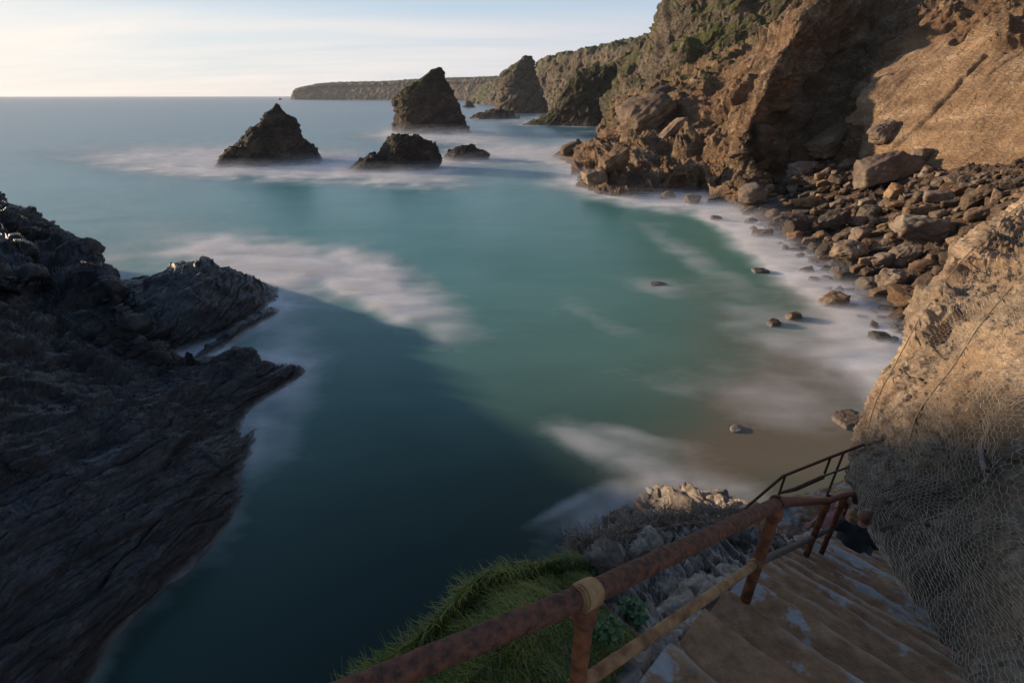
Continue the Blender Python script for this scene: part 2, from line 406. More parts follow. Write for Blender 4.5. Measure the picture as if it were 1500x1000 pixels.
# --- main cliff
mc = [
 [PZ(798,234,-1.5), PZ(808,228,.4), PY(828,219,172), PY(848,205,178), PY(868,199,184), PY(880,196,190), PY(880,200,230)],
 [PZ(838,246,-1.5), PZ(845,240,1), PY(862,216,162), PY(878,198,174), PY(886,182,186), PY(893,164,195), PY(895,180,240)],
 [PZ(848,278,-1.5), PZ(856,268,1.5), PY(880,240,140), PY(900,210,155), PY(912,180,172), PY(923,144,192), PY(930,160,240)],
 [PZ(905,290,-1.5), PZ(910,279,1.5), PY(925,250,126), PY(945,215,142), PY(965,170,164), PY(985,108,190), PY(990,120,240)],
 [PZ(965,286,-1.5), PZ(970,277,1.5), PY(980,250,122), PY(1000,205,138), PY(1025,145,160), PY(1060,80,182), PY(1065,90,230)],
 [PZ(1015,288,-1.5), PZ(1020,279,1.5), PY(1028,255,118), PY(1045,205,128), PY(1080,130,146), PY(1120,54,168), PY(1125,60,220)],
 [PZ(1062,300,-1.5), PZ(1066,288,2), PY(1068,250,112), PY(1075,200,118), PY(1115,120,132), PY(1165,18,152), PY(1180,20,210)],
 [PZ(1100,308,-1), PZ(1098,288,3), PY(1090,245,109), PY(1098,190,113), PY(1135,105,125), PY(1205,-10,142), PY(1230,-40,200)],
 [PZ(1120,300,1), PY(1118,268,119), PY(1128,235,126), PY(1142,180,133), PY(1178,100,142), PY(1238,0,153), PY(1260,-40,200)],
 [PY(1165,275,106), PY(1170,250,121), PY(1180,215,130), PY(1200,160,140), PY(1230,90,150), PY(1270,0,160), PY(1290,-60,210)],
 [PY(1225,265,104), PY(1230,245,117), PY(1238,200,126), PY(1246,150,134), PY(1262,90,144), PY(1300,10,156), PY(1330,-80,200)],
 [PY(1258,268,101), PY(1262,240,107), PY(1262,195,113), PY(1256,140,120), PY(1286,84,131), PY(1350,-10,146), PY(1380,-100,190)],
 [PY(1310,275,92), PY(1315,250,95), PY(1325,190,102), PY(1340,130,110), PY(1365,60,122), PY(1420,-30,138), PY(1450,-130,180)],
 [PY(1400,280,79), PY(1405,255,82), PY(1420,190,89), PY(1440,120,98), PY(1465,45,111), PY(1500,-50,130), PY(1520,-160,175)],
 [PY(1500,275,69), PY(1510,245,72), PY(1530,170,80), PY(1550,100,89), PY(1570,30,104), PY(1600,-80,122), PY(1640,-200,170)],
 [PY(1640,280,50), PY(1650,240,53), PY(1680,140,60), PY(1700,50,70), PY(1720,-40,88), PY(1750,-160,105), PY(1800,-300,150)],
 [PY(1900,260,28), PY(1920,200,31), PY(1950,50,38), PY(1980,-100,46), PY(2000,-250,60), PY(2050,-400,80), PY(2100,-500,120)]]

def topix(V):
    x, y, z = V[:, 0], V[:, 1], V[:, 2] - H
    fw = y * CT - z * ST; up = y * ST + z * CT
    fw = np.maximum(fw, .01)
    return 750 + F * x / fw, 500 - F * up / fw

_cu, _rv = np.meshgrid(np.linspace(0, 16, 940), np.linspace(0, 6, 460), indexing='ij')
_Gm = resample(mc, 940, 460).reshape(-1, 3)
_w1 = fbm(_Gm / 7, 3, 60); _w2 = fbm(_Gm / 9, 3, 61)
SLAB = np.clip((_cu.ravel() - 10.85 - .35 * np.clip(_rv.ravel() - 2.6, 0, 9) ** 1.5 + .25 * _w1) / .12, 0, 1) * np.clip((4.05 + .5 * _w2 + .0 * _cu.ravel() - _rv.ravel()) / .2, 0, 1) * np.clip((_rv.ravel() - .5) / .4, 0, 1)
def slabmask(V):
    return SLAB
def d_main(P):
    m = slabmask(P)[:]
    big = 3.4 * facet(P, B_MAIN, (13, 10, 7), 41) + 1.6 * ridged(P / 16, 3, 42) - .8
    med = 1.3 * facet(P, B_MAIN, (6, 7, 1.7), 43) + 1.3 * strata(P, B_MAIN, 2.6, 57, .7, 9) + .5 * facet(P, B_MAIN, (2.6, 2.6, 1.0), 47, K=70)
    sm = 0.42 * facet(P, B_MAIN, (1.6, 1.9, .55), 44, K=90) + 5e-1 * strata(P, B_MAIN, .9, 58, .8, 4) + .30 * facet(P, B_ISO, (.9, .8, .6), 59, K=100) + 0.08 * fbm(P / 0.8, 3, 45)
    A0, A1 = PY(1313, 215, 104), PY(1450, 75, 108)
    ax = (A1 - A0) / np.linalg.norm(A1 - A0); vw = np.cross(ax, (A0 + A1) / 2 - np.array([0, 0, H])); vw /= np.linalg.norm(vw)
    dd = np.abs((P - A0) @ vw + .5 * fbm(P / 4, 2, 66)); al = (P - A0) @ ax; crackm = np.exp(-(dd / .35) ** 2) * np.clip((al + 4) / 3, 0, 1) * np.clip((np.linalg.norm(A1 - A0) + 3 - al) / 4, 0, 1)
    qs = np.stack([P @ ax / 9, P @ vw / 1.1, P[:, 2] / 6], 1)
    slab = .32 * fbm(qs, 4, 46) + .9 * fbm(P / 11, 3, 49) + .16 * facet(P, np.array([ax, vw, np.cross(ax, vw)]), (5, 1.3, 2), 48) - 1.0 * crackm
    low = np.clip((P[:, 2] + 1) / 4, 0.35, 1)
    cv = PZ(1003, 274, 1.5); dc = (P - cv) / np.array([5.5, 7, 3.2]); cave = -5.0 * np.exp(-((dc * dc).sum(1)) ** 2)
    return cave + (big * low + med + sm) * (1 - m) + m * slab
def grass_from(n, V, lo, hi, seed, sc=14, th=0.0):
    g = np.clip((n[:, 2] - lo) / (hi - lo), 0, 1)
    return g * np.clip((fbm(V / sc, 3, seed) - th) * 5 + .5, 0, 1)
def t_main(V, n, sh):
    m = slabmask(V)
    x, y, z = V.T
    g = np.clip((y - 158) / 15, 0, 1) * np.clip((z - 9) / 5, 0, 1) * grass_from(n, V, .25, .6, 51, 9, .1) * .8
    # the rockfall scar in the gully is dark brown earth
    k = .5 + .18 * fbm(V / 5, 3, 52) + .05
    return np.stack([g * (1 - m), m, k], 1)
main, Vmain, Gmain = land('cliff', mc, 940, 460, M['cliff'], d_main, 'brown and reddish rockfall cliff with a smooth tan slab, rising over the boulder beach', 'cliff', tint=t_main, shore=3)

# --- upper cliff behind
uc = [
 [PY(880,200,330), PY(884,160,330), PY(890,130,332), PY(905,100,336), PY(922,72,345), PY(925,85,390)],
 [PY(905,200,300), PY(905,160,300), PY(915,120,305), PY(925,92,312), PY(940,64,330), PY(942,75,380)],
 [PY(925,200,280), PY(930,150,282), PY(938,115,286), PY(950,80,292), PY(963,44,305), PY(965,60,360)],
 [PY(960,200,255), PY(965,140,258), PY(970,95,262), PY(976,45,268), PY(988,-14,280), PY(1010,-30,340)],
 [PY(1020,200,235), PY(1020,130,238), PY(1020,70,245), PY(1022,10,255), PY(1030,-60,270), PY(1040,-80,330)],
 [PY(1090,200,225), PY(1090,110,226), PY(1090,40,232), PY(1095,-30,240), PY(1100,-110,255), PY(1110,-130,320)],
 [PY(1170,200,215), PY(1170,90,215), PY(1175,10,220), PY(1180,-70,228), PY(1190,-150,240), PY(1200,-170,310)],
 [PY(1300,200,205), PY(1300,60,205), PY(1300,-30,210), PY(1310,-110,218), PY(1320,-190,230), PY(1330,-210,300)],
 [PY(1500,200,190), PY(1500,60,190), PY(1500,-30,195), PY(1510,-160,200), PY(1520,-240,210), PY(1530,-260,280)]]
def d_up(P):
    return 5 * facet(P, B_MAIN, (22, 20, 10), 71) + 1.6 * facet(P, B_MAIN, (8, 9, 2.6), 72, K=70) + 1.5 * strata(P, B_MAIN, 4, 78, .8, 14) + .6 * strata(P, B_MAIN, 1.5, 79, .8, 8) + .5 * facet(P, B_MAIN, (3, 2.5, 1.2), 73, K=90) + 3.5 * ridged(P / 24, 3, 74) - 1 + .3 * fbm(P / 1.5, 2, 75)
def t_up(V, n, sh):
    g = grass_from(n, V, .34, .6, 76, 16, .05)
    for px_, py_, Y_, r_ in ((1018, 72, 247, 8), (1045, 60, 240, 8), (1095, 68, 228, 9), (1075, 85, 230, 7), (1000, 60, 250, 5), (1130, 40, 222, 7), (955, 62, 290, 6)):
        g = g + np.exp(-((V - PY(px_, py_, Y_)) ** 2).sum(1) / r_ ** 2) * np.clip(n[:, 2] * 3 + .3, 0, 1) * 1.4
    return np.stack([np.clip(g * 1.3, 0, 1), 0 * g, .5 + .15 * fbm(V / 8, 3, 77)], 1)
land('upper_cliff', uc, 560, 280, M['highcliff'], d_up, 'tall grey cliff with green grassy patches rising behind the rockfall ridge', 'cliff', tint=t_up)

# --- shaded spur and far lit cliff
sp_ = [
 [PY(748,192,402), PY(756,187,402), PY(763,184,403), PY(768,183,406), PY(770,186,440)],
 [PY(795,194,392), PY(797,180,394), PY(802,172,397), PY(808,163,401), PY(812,166,440)],
 [PY(830,194,385), PY(827,165,388), PY(828,142,391), PY(834,116,396), PY(840,120,440)],
 [PY(865,194,380), PY(862,160,382), PY(860,128,385), PY(866,103,391), PY(870,110,440)],
 [PY(905,194,376), PY(900,155,378), PY(898,120,381), PY(905,92,387), PY(910,96,430)],
 [PY(950,194,373), PY(945,150,375), PY(940,110,378), PY(938,80,383), PY(942,85,420)],
 [PY(1000,194,370), PY(995,150,372), PY(990,110,375), PY(985,70,380), PY(985,75,420)]]
def d_far(k, seed):
    return lambda P: k * (.4 * strata(P, B_MAIN, 1.3 * k, seed + 6, .8, 6 * k) + .9 * facet(P, B_MAIN, (5 * k, 5 * k, 2.2 * k), seed) + .35 * facet(P, B_MAIN, (1.8 * k, 1.4 * k, .9 * k), seed + 1) + .12 * facet(P, B_MAIN, (.7 * k, .6 * k, .4 * k), seed + 2) + .9 * (ridged(P / (8 * k), 3, seed + 3) - .3))
def t_far(seed, sc, lo=.2, hi=.5, th=0.):
    return lambda V, n, sh: np.stack([grass_from(n, V, lo, hi, seed, sc, th), 0 * V[:, 0], .5 + .12 * fbm(V / sc, 3, seed + 1)], 1)
land('spur', sp_, 320, 200, M['stack'], d_far(2.2, 81), 'dark green-topped spur in shade beyond the brown cliff tip', 'headland', tint=t_far(85, 24, .1, .35, -.25))
fc = [
 [PY(776,172,850), PY(778,150,855), PY(781,125,860), PY(786,97,875), PY(792,100,980)],
 [PY(800,172,800), PY(802,145,805), PY(803,115,812), PY(806,87,830), PY(815,88,950)],
 [PY(840,174,740), PY(840,140,745), PY(842,108,750), PY(845,78,765), PY(850,80,900)],
 [PY(890,174,680), PY(890,135,684), PY(892,100,690), PY(895,68,705), PY(900,70,850)],
 [PY(950,174,620), PY(950,130,624), PY(950,90,630), PY(950,57,645), PY(955,60,800)],
 [PY(1000,174,580), PY(1000,120,584), PY(1000,80,590), PY(1000,45,600), PY(1000,50,760)]]
def d_fc(P):
    Bv = basis(R(200), R(88))
    return d_far(3.4, 91)(P) + 5 * ridged(np.stack([P[:, 0] / 22, P[:, 1] / 22, P[:, 2] / 90], 1), 3, 95)
land('distant_cliff', fc, 340, 200, M['farcliff'], d_fc, 'sunlit brown cliff with fluted face and green rim beyond the pointed stack', 'cliff', tint=t_far(97, 40, .5, .8, -.2))
hd = []
for px, py, Yd in [(424,143,3000),(431,131,2980),(460,124,2950),(500,121,2900),(560,120,2800),(610,117,2700),(660,115,2600),(700,114,2500),(740,112,2400),(800,110,2300)]:
    hd.append([PY(px, 149.5, Yd), PY(px, 148.6 - (148.6-py)*.35, Yd+10), PY(px+3, 148.6 - (148.6-py)*.7, Yd+30), PY(px+2, py, Yd+80), PY(px+4, py+1, Yd+600)])
land('distant_headland', hd, 520, 80, M['farcliff'], d_far(4.5, 101), 'long low headland on the horizon, dark faced with a flat green top', 'headland', tint=t_far(105, 60, .7, .9, -.6))
nh = []
for px, py, Yd in [(676,155,1550),(690,146,1500),(702,132,1450),(716,121,1400),(742,113,1350),(790,108,1300)]:
    nh.append([PY(px-4, 156, Yd-60), PY(px-2, 154 - (154-py)*.4, Yd-30), PY(px, 154 - (154-py)*.75, Yd+10), PY(px, py, Yd+80), PY(px+4, py+1, Yd+300)])
land('middle_headland', nh, 240, 100, M['farcliff'], d_far(4, 111), 'headland with sunlit green slope between the tallest stack and the pointed stack', 'headland', tint=t_far(115, 50, .12, .4, -.3))

# ------------------------------------------------------------------ sea stacks
B_STK = basis(R(195), R(40))
def stack(name, outline, Y, depth, seed, amp, nu, nv, label, skew=0.0, green=0.0, mat='stack', cat='sea stack', angular=0.5, turn=27):
    """outline: (py, left px, right px) from foot to tip, standing at distance Y; depth = thickness / width"""
    rings = []
    for k, (py, l, r) in enumerate(outline):
        a, b = PY(l, py, Y), PY(r, py, Y)
        rings.append(((a[0] + b[0]) / 2, max((b[0] - a[0]) / 2, .02), (a[2] + b[2]) / 2))
    rings = [(rings[0][0], rings[0][1] * 1.08, -2.5)] + rings
    rings = np.array(rings)
    u = np.linspace(0, len(rings) - 1, nu)
    cxx = np.interp(u, range(len(rings)), rings[:, 0]); ww = np.interp(u, range(len(rings)), rings[:, 1]); zz = np.interp(u, range(len(rings)), rings[:, 2])
    th = np.linspace(0, 2 * math.pi, nv, endpoint=False)
    c, s = np.cos(th), np.sin(th)
    tr = R(turn); c2, s2 = np.cos(th - tr), np.sin(th - tr)
    sup = (np.abs(c2) ** 4 + np.abs(s2) ** 4) ** (-1 / 4); sup = sup / (np.abs(c) * sup).max()
    lump = 1 + .10 * np.sin(3 * th + seed) * (1 - c * c) * angular
    G = np.zeros((nu, nv, 3))
    G[:, :, 0] = cxx[:, None] + ww[:, None] * (c * sup)[None]
    dd = ww[:, None] * depth
    G[:, :, 1] = Y + dd * (s * sup * lump)[None] + skew * (zz[:, None] - zz[0])
    G[:, :, 2] = zz[:, None]
    mid = (G[nu // 3].mean(0))
    n = normals(G, None, True)
    outw = G - G.mean(1, keepdims=True)
    sg = np.sign(np.median((n * outw).sum(2))); n = n * (sg if sg else 1)
    P = G.reshape(-1, 3); q = P / amp
    w_eff = np.clip(ww / (ww.max() * .25), .25, 1)[:, None].repeat(nv, 1).ravel()
    d = amp * np.clip(w_eff, .35, 1) * (1.15 * facet(q, B_STK, (6, 5, 1.9), seed, K=90) + .42 * facet(q, B_STK, (2.2, 1.7, .7), seed + 1, K=90) + .55 * strata(q, B_STK, 1.6, seed + 4, .6, 6) + .25 * strata(q, B_STK, .6, seed + 5, .6, 3) + .24 * facet(q, B_MAIN, (.9, .7, .35), seed + 2) + .35 * fbm(q / 3, 3, seed + 3))
    V = P + n.reshape(-1, 3) * d[:, None]
    G2 = V.reshape(G.shape)
    n2 = normals(G2, None, True) * (sg if sg else 1)
    n2 = n2.reshape(-1, 3)
    g = green * grass_from(n2, V, .05, .45, seed + 9, 8, -.1) * np.clip((V[:, 2] / max(V[:, 2].max(), 1) - .42) / .25, 0, 1)
    me = grid_mesh(name, G2, {'tint': np.stack([g, 0 * g, .5 + .12 * fbm(V / 6, 3, seed + 8)], 1)}, True)
    note_shore(V, 2)
    return tag(link(name, me, M[mat]), label, cat, 'sea stacks and rocks off the cove', 'thing')

stack('sea_stack', [(241,322,470),(230,326,472),(214,340,460),(200,356,447),(185,372,440),(172,385,430),(163,393,414),(158,399,411),(151,404,407)], 172, .8, 201, 1.05, 170, 260,
      'broad pyramid-shaped stack with a little knob on its tip, standing alone in the open sea', green=.15)
stack('rock_shelf', [(247,312,372),(240,314,356),(228,322,366),(214,336,376)], 163, .9, 205, .7, 60, 120, 'sloping foot of wet rock at the left base of the pyramid-shaped stack', cat='rock')
stack('sea_stack', [(196,573,690),(185,574,687),(165,577,678),(148,573,670),(136,578,665),(125,598,659),(114,615,654),(105,629,650),(99,640,647)], 318, .75, 211, 1.4, 200, 300,
      'tallest stack, a dark wedge with a slanting grassy top and a point at its right', green=1.0)
stack('sea_stack', [(246,530,640),(235,545,648),(222,556,645),(210,562,638),(202,568,622),(198,575,610)], 157, .75, 221, .9, 130, 260,
      'low humped dark rock in front of the tallest stack', green=0)
stack('rock_shelf', [(249,508,560),(243,512,575),(234,526,580),(226,545,580)], 154, .9, 223, .8, 60, 140, 'low wet shelf of rock trailing from the left of the humped rock', cat='rock')
stack('sea_stack', [(234,648,716),(226,650,716),(219,658,704),(213,672,694)], 180, .6, 227, .8, 70, 160,
      'small flat dark rock just right of the humped rock')
stack('sea_stack', [(167,722,802),(155,724,803),(140,728,797),(125,728,790),(112,733,787),(100,744,784),(90,758,782),(82,766,779)], 690, .8, 231, 2.8, 180, 240,
      'tall pointed stack with sunlit brown left flank, standing near the far cliffs', green=.7, mat='highcliff')
stack('sea_stack', [(175,684,762),(170,690,758),(165,700,752),(160,722,742)], 512, .6, 235, 2.0, 60, 150, 'flat dark reef rock in front of the tall pointed stack')
stack('sea_stack', [(159,676,698),(154,680,694),(148,684,689)], 1000, .8, 237, 3.0, 60, 80, 'small cone-shaped rock between the tallest stack and the pointed stack')
stack('sea_stack', [(146.5,407,413),(144,409,412)], 2700, .8, 239, 2.0, 12, 24, 'tiny rock on the horizon off the end of the long headland')

# ------------------------------------------------------------------ boulder beach
bn = [
 [PZ(1030,290,-1), PZ(1050,284,.2), PZ(1080,272,1.4), PZ(1110,262,3.5), PZ(1130,262,-1)],
 [PZ(1085,325,-1), PZ(1110,318,.2), PZ(1150,285,1.6), PZ(1190,262,5), PZ(1195,240,5)],
 [PZ(1130,365,-1), PZ(1155,352,.2), PZ(1200,310,2), PZ(1245,252,6), PZ(1250,235,6)],
 [PZ(1200,412,-1), PZ(1225,400,.2), PZ(1270,330,2.5), PZ(1310,256,7), PZ(1312,240,7)],
 [PZ(1270,480,-1), PZ(1300,455,.3), PZ(1350,360,3), PZ(1400,258,9), PZ(1402,240,9)],
 [PZ(1320,540,-1), PZ(1350,500,.4), PZ(1420,380,4), PZ(1500,250,11), PZ(1505,230,11)],
 [PZ(1340,640,-1), PZ(1400,600,.6), PZ(1500,420,5), PZ(1620,250,13.5), PZ(1620,240,13.5)],
 [PZ(1380,800,-1), PZ(1500,760,.8), PZ(1650,500,6), PZ(1800,280,16), PZ(1800,270,16)]]
def d_beach(P):
    k = np.clip((P[:, 2] + 1.2) / 2.5, .15, 1)
    return k * (.7 * facet(P, B_ISO, (2.6, 2.2, 1.5), 301) + .55 * facet(P, B_MAIN, (1.3, 1.1, .7), 302) + .22 * facet(P, B_ISO, (.55, .5, .4), 303))
beach, Vb, _ = land('beach', bn, 520, 420, M['beach'], d_beach, 'rubble covered beach at the foot of the brown cliff', 'beach', shore=6)

def bvh_of(o):
    me = o.data; n = len(me.vertices); co = np.empty(n * 3, np.float32); me.vertices.foreach_get('co', co); co = co.reshape(-1, 3)
    q = np.empty(len(me.loops), np.int32); me.loops.foreach_get('vertex_index', q)
    return BVHTree.FromPolygons([tuple(c) for c in co.tolist()], q.reshape(-1, 4).tolist())
bvh_beach, bvh_main = bvh_of(beach), bvh_of(main)

ico = bmesh.new(); bmesh.ops.create_icosphere(ico, subdivisions=5, radius=1)
ICO_V = np.array([v.co[:] for v in ico.verts]); ICO_F = np.array([[v.index for v in f.verts] for f in ico.faces]); ico.free()
ico = bmesh.new(); bmesh.ops.create_icosphere(ico, subdivisions=4, radius=1)
ICO4_V = np.array([v.co[:] for v in ico.verts]); ICO4_F = np.array([[v.index for v in f.verts] for f in ico.faces]); ico.free()

def boulder_mesh(seed, dims, k=13, sharp=60, rough=.05, big=False, box=.5, round_=0.0):
    r_ = np.random.default_rng(seed)
    V0, F0 = (ICO_V, ICO_F) if big else (ICO4_V, ICO4_F)
    nn = r_.normal(size=(k, 3)); nn /= np.linalg.norm(nn, axis=1, keepdims=True)
    ax = np.array([[0, 0, 1], [0, 0, -1], [1, 0, .1], [-1, .1, 0], [0, 1, -.1], [.1, -1, 0]], float) + r_.normal(size=(6, 3)) * .16
    ax /= np.linalg.norm(ax, axis=1, keepdims=True)
    nn = np.concatenate([nn, ax]); d = np.concatenate([r_.uniform(.78, 1.08, k), r_.uniform(.72, .95, 6)])
    dot = np.maximum(V0 @ nn.T, 1e-3) / d
    rad = (np.sum(dot ** sharp, 1)) ** (-1 / sharp)
    rad = rad * (1 - round_) + round_ * .85
    P = V0 * rad[:, None] * np.array(dims)
    s = min(dims)
    q = P / s + seed * 3.1
    B = basis(seed, .3)
    dsp = rough * (1.0 * facet(q, B, (.9, .7, .32), seed) + .7 * facet(q, B, (.35, .3, .14), seed + 1) + .6 * fbm(q * 2.2, 4, seed) * .6 + .5 * strata(q, B, .22, seed + 2, .4, 1.0))
    P = P + V0 * (dsp * s)[:, None]
    me = bpy.data.meshes.new('boulder')
    raw_mesh(me, P, F0)
    me.materials.append(M['boulder'])
    return me

def surf_hit(px, py, trees):
    r = ray(px, py); n = np.linalg.norm(r); d = Vector(r / n); o = Vector((0, 0, H))
    best = None
    for t in trees:
        h = t.ray_cast(o, d)
        if h[0] is not None and (best is None or h[3] < best[1]): best = (h[0], h[3])
    tz = -H / r[2] * n if r[2] < 0 else 1e9
    if best is None or best[1] > tz: return o + d * tz, tz, True
    return best[0], best[1], False

BOULD = []
def put_boulder(me_, px, py, wpx, rot, label, group=None, sink=.25, mat=None, name='boulder', height=None):
    loc, dist, sea_ = surf_hit(px, py, (bvh_beach, bvh_main))
    fw = (loc.y * CT - (loc.z - H) * ST)
    s = wpx * fw / F / 2
    o = bpy.data.objects.new(name, me_); COL.objects.link(o)
    o.scale = (s, s, s)
    o.location = (loc.x, loc.y, loc.z + s * (0.55 - sink))
    o.rotation_euler = rot
    BOULD.append((loc.x, loc.y, s))
    if loc.z < .7 and not sea_:
        for a in np.linspace(0, 6.28, 8): SHORE.append((loc.x + s * math.cos(a), loc.y + s * math.sin(a), .6))
    return tag(o, label, 'boulder', group, 'thing')

# single boulders one can point to: px, py, width, dims, (rx,ry,rz degrees), sink, label
HAND = [
 (945,190,78,(1,.8,.72),(0,-25,20),.1,'big pale boulder perched on the cliff tip above the surf, split in two'),
 (962,150,40,(1,.7,.55),(10,-30,10),.1,'brown block resting on top of the split boulder on the cliff tip'),
 (985,200,52,(1,.4,.28),(0,-38,0),.1,'long thin slab lying on the slope right of the split boulder'),
 (872,264,40,(1,.8,.6),(0,-15,30),.3,'barnacled rock at the waterline under the cliff tip'),
 (900,245,48,(1,.7,.6),(0,-30,20),.2,'leaning brown rock low on the cliff tip just above the waterline'),
 (835,222,34,(1,.7,.5),(0,-20,20),.3,'rock washed by surf at the very end of the cliff tip'),
 (1105,225,58,(.8,.7,1),(10,10,30),.1,'dark pyramid-shaped boulder in shade at the mouth of the gully'),
 (1212,222,74,(1,.5,.42),(0,-32,10),.1,'long reddish slab leaning up at the foot of the gully'),
 (1288,208,48,(1,.75,.65),(0,-18,30),.0,'blocky boulder standing at the left foot of the smooth tan slab'),
 (1172,258,50,(1,.7,.5),(0,-6,10),.2,'rounded brown boulder with rough crust, topping the rubble before the gully'),
 (1287,268,104,(1,.62,.42),(0,-14,14),.15,'largest pale boulder, layered, at the top of the beach under the tan slab'),
 (1349,236,34,(1,.8,.6),(0,6,0),.1,'squared brown boulder lying against the foot of the tan slab'),
 (1308,287,27,(.85,.7,1),(0,12,10),.1,'upright pale blocky stone with a flat face, just below the largest pale boulder'),
 (1340,320,52,(1,.6,.35),(0,-10,0),.1,'yellow encrusted flat boulder lying above the big dark boulder'),
 (1347,352,92,(1,.6,.46),(0,8,-6),.2,'big dark domed boulder in the middle of the beach'),
 (1428,300,56,(1,.55,.36),(0,-28,10),.1,'long pale slab tilted up to the right high on the beach'),
 (1428,322,42,(1,.6,.5),(0,-18,0),.15,'smooth grey boulder just under the tilted pale slab'),
 (1258,350,34,(1,.7,.8),(15,0,30),.2,'squat brown boulder with a flat face left of the big dark boulder'),
 (1220,330,50,(1,.6,.5),(0,-20,10),.2,'brown boulder with a sunlit crusted front in the middle of the rubble'),
 (1165,340,50,(1,.6,.55),(0,-14,30),.2,'sloping brown boulder at the edge of the white wash'),
 (1240,377,56,(1,.75,.6),(0,-6,20),.25,'rounded grey boulder half veiled by the wash in front of the rubble'),
 (1322,383,56,(1,.62,.48),(0,-22,20),.2,'smooth grey boulder leaning left below the big dark boulder'),
 (1350,398,44,(1,.6,.5),(0,-20,-10),.2,'crusted boulder beside the smooth leaning one, by the netted rock edge'),
 (1303,416,46,(.9,.8,.8),(0,0,30),.25,'round brown boulder standing in the wash below the smooth grey ones'),
 (1270,422,38,(1,.8,.7),(0,-6,10),.3,'yellowish crusted boulder in the shallows left of the round brown one'),
 (1330,444,60,(1,.7,.45),(0,-10,8),.25,'flat boulder with pale bands at the water edge beside the netted rock'),
 (1290,386,34,(1,.7,.6),(0,-20,10),.25,'bright crusted stone in the wash between two grey boulders'),
 (1236,408,34,(1,.7,.5),(0,10,10),.35,'low rounded stone awash left of the yellowish crusted boulder'),
 (1221,446,40,(1,.8,.62),(0,-8,20),.25,'lone crusted boulder standing clear of the shallow water, the biggest out there'),
 (1287,497,34,(1,.7,.45),(0,12,10),.3,'pale yellow flat stone in the shallows nearest the netted rock'),
 (1162,466,26,(1,.7,.5),(0,6,10),.35,'right one of a pair of small yellow crusted stones in the shallows'),
 (1133,475,24,(1,.7,.45),(0,-6,30),.4,'left one of a pair of small yellow crusted stones in the shallows'),
 (1113,398,24,(1,.8,.4),(0,0,0),.5,'small barely exposed stone in the shallows, alone above the yellow pair'),
 (978,291,24,(1,.7,.6),(0,0,10),.2,'dark rounded stone in white wash, first of the row below the cliff'),
 (1015,298,28,(1,.7,.55),(0,-8,40),.2,'dark flat-topped stone in the wash, second of the row below the cliff'),
 (1044,297,20,(1,.7,.5),(0,-14,0),.25,'small grey stone in the wash, third of the row below the cliff'),
 (1049,322,20,(1,.8,.5),(0,0,0),.4,'faint stone drowned in the wash below the row of dark stones'),
 (1098,327,20,(1,.6,.5),(0,-20,0),.25,'pointed small stone in the wash before the brown rubble'),
 (1118,346,34,(1,.6,.4),(0,-6,0),.3,'flat dark stone with a wet crest at the left end of the rubble'),
 (1165,350,26,(1,.8,.7),(0,6,40),.25,'knobbly stone awash under the left end of the rubble'),
 (963,416,26,(1,.7,.3),(0,0,0),.6,'reddish rock just breaking the water out in the cove'),
 (1243,618,52,(1,.8,.42),(0,0,0),.5,'big smooth drowned boulder close beside the foot of the netted rock'),
 (1080,628,26,(1,.8,.35),(0,0,0),.6,'small drowned rock left of the smooth drowned boulder'),
]
for i, (px, py, w, dims, rot, sink, lab) in enumerate(HAND):
    me_ = boulder_mesh(400 + i * 3, dims, k=12, rough=.12, big=w > 44, round_=.35 if 'round' in lab or 'smooth' in lab or 'drowned' in lab else .05)
    put_boulder(me_, px, py, w, tuple(R(a) for a in rot), lab, None, sink)

# the rest of the rockfall: look-alikes
PROTO = [boulder_mesh(700 + i * 5, d, k=10, rough=.11, round_=rd) for i, (d, rd) in enumerate(
    [((1, .7, .5), .0), ((1, .6, .38), .05), ((1, .8, .65), .1), ((1, .5, .3), .0), ((.9, .8, .7), .25), ((1, .7, .42), .05), ((1, .55, .5), .0), ((1, .85, .5), .2), ((1, .65, .3), .0), ((1, .6, .6), .1)])]
def shore_y(px):      # the waterline of the beach in the photograph
    return np.interp(px, [1040, 1110, 1160, 1230, 1300, 1350, 1420, 1500], [296, 318, 350, 392, 452, 500, 520, 520])
def foot_y(px):
    return np.interp(px, [1040, 1110, 1190, 1245, 1310, 1400, 1500], [290, 285, 250, 235, 245, 258, 252])
def wall_y(px):       # the netted rock covers what lies below this
    return np.interp(px, [1300, 1350, 1390, 1450, 1500], [520, 470, 410, 337, 290])
ANCH = [(1172,258,'the rounded crusted boulder by the gully'), (1212,222,'the leaning reddish slab'), (1287,268,'the largest pale boulder'), (1349,236,'the squared boulder under the tan slab'),
 (1308,287,'the upright pale stone'), (1340,320,'the flat yellow boulder'), (1347,352,'the big dark domed boulder'), (1428,300,'the tilted pale slab'), (1428,330,'the smooth grey boulder'), (1258,350,'the squat flat-faced boulder'),
 (1220,330,'the sunlit crusted boulder'), (1165,340,'the sloping boulder by the wash'), (1240,377,'the veiled grey boulder'), (1322,383,'the smooth leaning boulder'), (1350,398,'the crusted boulder by the netting'), (1303,416,'the round brown boulder'),
 (1330,444,'the pale-banded flat boulder'), (1118,310,'the cliff end of the beach'), (1400,262,'the foot of the tan slab'), (1480,262,'the upper end of the beach'), (1390,390,'the edge of the netted rock'), (1230,290,'the middle of the upper rubble')]
def base_w(py):
    return np.interp(py, [240, 300, 400, 480], [15, 24, 37, 44])
taken = [(h[0], h[1], h[2] * .42) for h in HAND]
pts = []; tries = 0
rr = np.random.default_rng(11)
